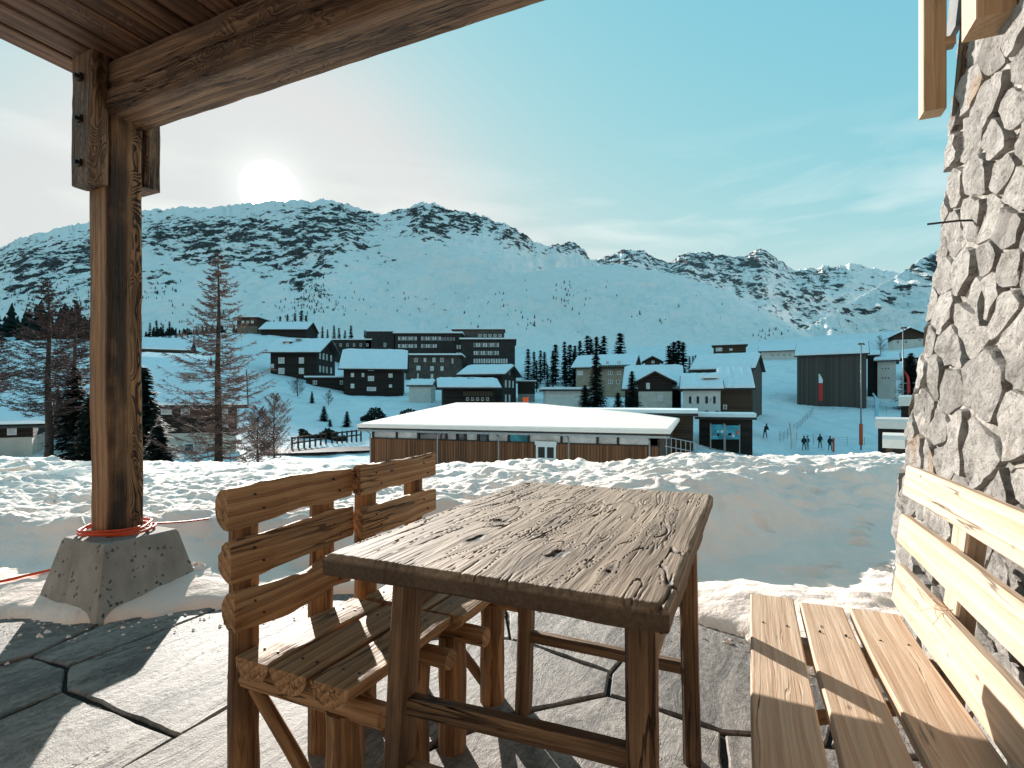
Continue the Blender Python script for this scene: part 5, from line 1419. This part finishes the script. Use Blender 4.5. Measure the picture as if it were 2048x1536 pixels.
# ------------------------------------------------------------------ trees
_ORD = 'leftmost second third fourth fifth sixth seventh eighth ninth tenth eleventh twelfth thirteenth fourteenth fifteenth sixteenth seventeenth eighteenth nineteenth twentieth rightmost'.split()
def nth(xs, x):
    k = sorted(xs).index(x)
    return 'leftmost' if k == 0 else 'rightmost' if k == len(xs) - 1 else _ORD[k] + ' from left'
def conifer_meshes(seed, rad, whorls, nb, sub, leaf, bare=.12, mat='needles'):
    """unit-high conifer: trunk and a crown of drooping sprays"""
    rr = random.Random(seed)
    t = MB(); t.tube([(0, 0, -.06), (.004, 0, .4), (0, .003, 1.0)], [.017, .011, .002], 6)
    c = MB()
    for w in range(whorls):
        z = bare + (1 - bare) * (w + rr.random() * .6) / whorls
        if z > .99: continue
        R0 = rad * ((1 - z) ** .85) * (.75 + .4 * rr.random()) + .008
        for b in range(nb):
            a = rr.random() * 2 * math.pi
            ln = R0 * (.55 + .6 * rr.random())
            for s in range(sub):
                f = (s + .35 + .5 * rr.random()) / sub
                x, y, zz = math.cos(a) * ln * f, math.sin(a) * ln * f, z - ln * f * (.25 + .25 * rr.random()) + ln * .22 * f * f
                q = leaf * (1.25 - .6 * f) * (.7 + .6 * rr.random())
                a2 = a + rr.uniform(-.9, .9); dx, dy = math.cos(a2) * q, math.sin(a2) * q
                px_, py_ = -dy * .45, dx * .45
                n = len(c.v)
                c.v += [(x - dx * .5, y - dy * .5, zz + q * .16), (x + px_, y + py_, zz - q * .12), (x + dx, y + dy, zz - q * .38), (x - px_, y - py_, zz - q * .14)]
                c.f.append((n, n + 1, n + 2, n + 3))
    return t.mesh('trunk', M['bark']), c.mesh('crown', M[mat])
CON = [conifer_meshes(i, .17 + .02 * (i % 3), 26, 8, 4, .055) for i in range(4)]
CONN = [conifer_meshes(20 + i, .24, 46, 13, 8, .040, .03, 'needles_near') for i in range(2)]
def conifer(px, pyt, Y, lab, group, var=0, meshes=CON, sx=1.0, name='conifer_tree', dz=0.0):
    X_ = (px - HX) / F * Y; z = gz(X_, Y) - .2 + dz
    h = EYE + (HY - pyt) / F * Y - z
    t = tag(link(name, None, None, (X_, Y, z), (0, 0, var * 1.7)), lab, 'tree', group)
    t.scale = (h * sx, h * sx, h)
    a, b = meshes[var % len(meshes)]
    link('trunk', a, t); link('crown', b, t)
G1 = 'dark conifers in the grove right of the hotel'
GROVE = ((1056, 697, 140), (1068, 702, 145), (1081, 700, 138), (1089, 703, 150), (1073, 720, 120), (1095, 730, 118), (1111, 688, 135), (1106, 700, 128), (1129, 682, 140), (1140, 688, 132), (1150, 690, 142), (1160, 680, 136), (1175, 670, 140), (1182, 676, 130), (1193, 672, 138), (1208, 670, 142), (1200, 690, 126), (1166, 700, 124), (1148, 705, 122), (1132, 712, 124), (1186, 700, 124))
for i, (x, y, Y) in enumerate(GROVE):
    conifer(x, y, Y, '%s dark conifer in the dense grove right of the hotel' % nth([q[0] for q in GROVE], x), G1, i, sx=1.0 if i % 3 else 1.25)
conifer(1240, 665, 140, 'lone loose conifer standing above the beige chalet roof', None, 2, sx=1.5)
CLUMP = ((1338, 690), (1348, 682), (1357, 680), (1366, 683), (1342, 700))
for i, (x, y) in enumerate(CLUMP):
    conifer(x, y, 125 + i * 3, '%s dark conifer in the tight clump above the roofs' % nth([q[0] for q in CLUMP], x), 'clump of conifers above the roofs', i, sx=1.35)
TINY = ((1379, 712), (1386, 711), (1391, 710))
for i, (x, y) in enumerate(TINY):
    conifer(x, y, 150, '%s tiny conifer of the three right of the clump' % nth([q[0] for q in TINY], x), 'three tiny conifers', i)
conifer(1192, 702, 62, 'big dark spruce in front of the beige chalet', None, 0, CONN, 1.0, 'spruce_tree')
conifer(1170, 770, 60, 'low dark spruce at the left foot of the big spruce', None, 1, CONN, 1.6, 'spruce_tree')
conifer(1264, 742, 60, 'dark spruce beside the gabled chalet with the shuttered window', None, 1, CONN, 1.1, 'spruce_tree')
conifer(1236, 785, 58, 'short dark spruce between the two village spruces', None, 0, CONN, 1.5, 'spruce_tree')
conifer(1822, 706, 92, 'dark spruce beside the red feather banner at the tower edge', None, 1, CONN, 1.3, 'spruce_tree')
HROW = ((300, 645, 175), (313, 640, 180), (326, 648, 170), (339, 642, 178), (352, 655, 172), (364, 662, 176), (376, 665, 170), (388, 668, 176), (398, 672, 172), (306, 660, 165), (331, 662, 165))
for i, (x, y, Y) in enumerate(HROW):
    conifer(x, y, Y, '%s dark conifer in the hill row behind the tall larch' % nth([q[0] for q in HROW], x), 'conifers on the hill row', i)
TOPS = ((622, 655, 215), (634, 660, 212), (645, 652, 220), (655, 658, 214), (668, 650, 222), (678, 655, 216), (690, 660, 212), (702, 650, 220), (730, 660, 205), (548, 640, 225), (560, 632, 230), (575, 628, 232), (590, 625, 235), (603, 620, 236), (612, 630, 228), (585, 640, 222))
for i, (x, y, Y) in enumerate(TOPS):
    conifer(x, y, Y, '%s small dark conifer on slope behind the hilltop houses' % nth([q[0] for q in TOPS], x), 'conifers behind the hilltop houses', i)
# dwarf pines on the slope
for i, (x, y, Y, s) in enumerate(((624, 782, 75, 1.2), (694, 822, 58, 1.6), (648, 812, 62, 1.8), (660, 838, 58, 1.8), (604, 858, 50, 2.0))):
    conifer(x, y, Y, ('slim young pine on the snow slope', 'young pine above the road at the pavilion corner', 'crouched dwarf pine in the middle of the slope', 'crouched dwarf pine low on the slope', 'dark dwarf pine at the left end of the hedge')[i], None, i, CONN, s, 'pine_shrub')
def hedge(name, lab, pts, Y, h, w, n, seed, mat='needles_near'):
    rr = random.Random(seed); m = MB(); p0 = PX(*pts[0], Y)
    for _ in range(n):
        t = rr.random() * (len(pts) - 1); i = int(t); a, b = PX(*pts[i], Y), PX(*pts[i + 1], Y)
        c = a.lerp(b, t - i); c.z = gz(c.x, c.y) - p0.z + rr.random() ** 1.4 * h * (.6 + .4 * math.sin(t * 5 + seed)); c.x -= p0.x; c.y += rr.uniform(-w, w) - p0.y
        q = .17 * (.6 + rr.random()); d = Vector((rr.gauss(0, 1), rr.gauss(0, 1), rr.gauss(0, .7))).normalized() * q; e = d.orthogonal().normalized() * q * .5
        k = len(m.v); m.v += [tuple(c - d), tuple(c + e), tuple(c + d), tuple(c - e)]; m.f.append((k, k + 1, k + 2, k + 3))
    o = thing(name, lab, 'shrub', p0); m.build('foliage', M[mat], o)
hedge('hedge', 'low dark hedge along the foot of the snow slope', [(600, 885), (650, 880), (690, 875)], 49, 1.0, .5, 1600, 2)
hedge('hedge', 'dark bushes behind the left corner of the pavilion roof', [(725, 838), (770, 825), (830, 812)], 64, 1.6, 1.0, 1800, 5)
def bare_tree(name, lab, px, pyt, Y, rad, nbr, ntw, seed, mat='twig', bare=.1, droop=.15, trunk_r=.16, cat='tree', up=False, twl=.5, base=None):
    """leafless tree: tapered trunk, limbs and fine twigs"""
    rr = random.Random(seed)
    X_ = (px - HX) / F * Y; z0 = gz(X_, Y) - .3
    h = EYE + (HY - pyt) / F * Y - z0
    t = thing(name, lab, cat, (X_, Y, z0))
    m = MB(); lean = rr.uniform(-.2, .2)
    tr = [(lean * .3 * math.sin(3 * k / 10), .05 * math.sin(k), h * k / 10) for k in range(11)]
    m.tube(tr, [trunk_r * (1 - k / 10.3) ** .8 * (1.35 if k == 0 else 1) for k in range(11)], 8); m.build('trunk', M['bark'], t, smooth=True)
    c = MB()
    for b in range(nbr):
        u = bare + (1 - bare) * ((b + rr.random()) / nbr)
        z = h * u; a = rr.random() * 2 * math.pi
        ln = rad * (1 - u) ** .75 * (.55 + .6 * rr.random()) + .06
        k_ = u * 10; i_ = min(9, int(k_)); o = Vector(tr[i_]).lerp(Vector(tr[i_ + 1]), k_ - i_)
        pts = []
        rise = (.9 if up else rr.uniform(-.05, .12))
        for s in range(5):
            f = s / 4
            pts.append(o + Vector((math.cos(a) * ln * f + rr.uniform(-.04, .04) * ln * f, math.sin(a) * ln * f + rr.uniform(-.04, .04) * ln * f, ln * (rise * f - droop * math.sin(f * 2.6) + .22 * f * f))))
        r0 = max(.009, trunk_r * .17 * (1 - u) ** .5)
        c.tube(pts, [r0, r0 * .8, r0 * .6, r0 * .42, .004], 4, False)
        for w in range(ntw):
            f = .18 + .82 * rr.random(); j = min(3, int(f * 4)); p = pts[j].lerp(pts[j + 1], f * 4 - j)
            sd = rr.choice((-1, 1)); aa = a + sd * rr.uniform(.5, 1.3)
            tl_ = twl * (.35 + .75 * rr.random()) * min(1.0, ln / rad + .2) * (1.1 - .45 * f)
            d = Vector((math.cos(aa), math.sin(aa), rr.uniform(-.55, .35) + (.6 if up else 0))).normalized()
            q1 = p + d * tl_ * .55 + Vector((0, 0, -.03 * tl_)); q2 = p + d * tl_ + Vector((0, 0, .12 * tl_))
            c.tube([p, q1, q2], [.011, .009, .005], 3, False)
            for _ in range(2):
                g = rr.random(); s0 = p.lerp(q2, g); d2 = Vector((rr.gauss(0, 1), rr.gauss(0, 1), rr.gauss(0, .6))).normalized()
                c.tube([s0, s0 + d2 * tl_ * .38], [.008, .005], 3, False)
    o = c.build('crown', M[mat], t)
bare_tree('larch_tree', 'tall bare larch with thin reddish twigs just right of the post', 436, 508, 21.5, 2.8, 210, 26, 5, 'twig', .06, .12, .17)
bare_tree('larch_tree', 'bare dark larch at the left edge before the chalet', 96, 560, 23, 2.9, 190, 26, 6, 'twig2', .3, .10, .17)
bare_tree('larch_tree', 'dense brown bare larch at the far left edge of the picture', -30, 640, 26, 3.6, 170, 30, 7, 'twig2', .5, .05, .2)
bare_tree('larch_tree', 'dense brown bare larch just left of the wooden post', 150, 600, 30, 3.4, 170, 30, 8, 'twig2', .5, .05, .2)
bare_tree('bare_shrub', 'reddish bare thicket right of the tall larch', 548, 790, 29, 1.7, 60, 22, 9, 'twig', .04, -.05, .07, 'shrub', True, .6)
bare_tree('bare_shrub', 'leafless brown bush below the tall larch branches', 515, 815, 27, 1.4, 44, 22, 10, 'twig2', .04, -.05, .07, 'shrub', True, .6)
bare_tree('bare_shrub', 'small leafless bush on the slope below the three storey chalet', 595, 757, 80, 1.6, 40, 14, 11, 'twig2', .1, -.05, .09, 'shrub', True, .7)
bare_tree('bare_shrub', 'thin leafless sapling above the dwarf pines', 657, 782, 74, 1.0, 26, 10, 12, 'twig2', .1, -.05, .05, 'shrub', True, .5)
bare_tree('bare_shrub', 'leafless bush beside the chalet high on the right', 1760, 672, 170, 3.2, 40, 14, 13, 'twig2', .1, -.05, .14, 'shrub', True, 1.3)
conifer(150, 735, 24, 'dense dark spruce left of the wooden post', None, 0, CONN, 1.3, 'spruce_tree')
conifer(178, 790, 22, 'broad dark spruce right behind the wooden post', None, 1, CONN, 1.2, 'spruce_tree')
conifer(290, 735, 23, 'dark spruce at the right side of the post', None, 1, CONN, 1.35, 'spruce_tree')
conifer(318, 850, 20, 'low spreading spruce between post and tall larch', None, 0, CONN, 2.2, 'spruce_tree')
# the dark wood on the left slope, which reads as one mass
rr = random.Random(77); m = MB()
for _ in range(650):
    px_ = rr.uniform(-420, 275) if rr.random() < .8 else rr.uniform(275, 520); Y_ = rr.uniform(190, 420)
    if px_ > 275: Y_ = rr.uniform(240, 330)
    X_ = (px_ - HX) / F * Y_
    conifer_tuft(m, (X_, Y_, gz(X_, Y_) - 1), rr.uniform(6, 15) * (1.1 if px_ < 200 else .7), rr, 7, 6)
tag(m.build('hillside_wood', M['needles']), 'dark conifer wood on the left hillside behind the chalets', kind='stuff')
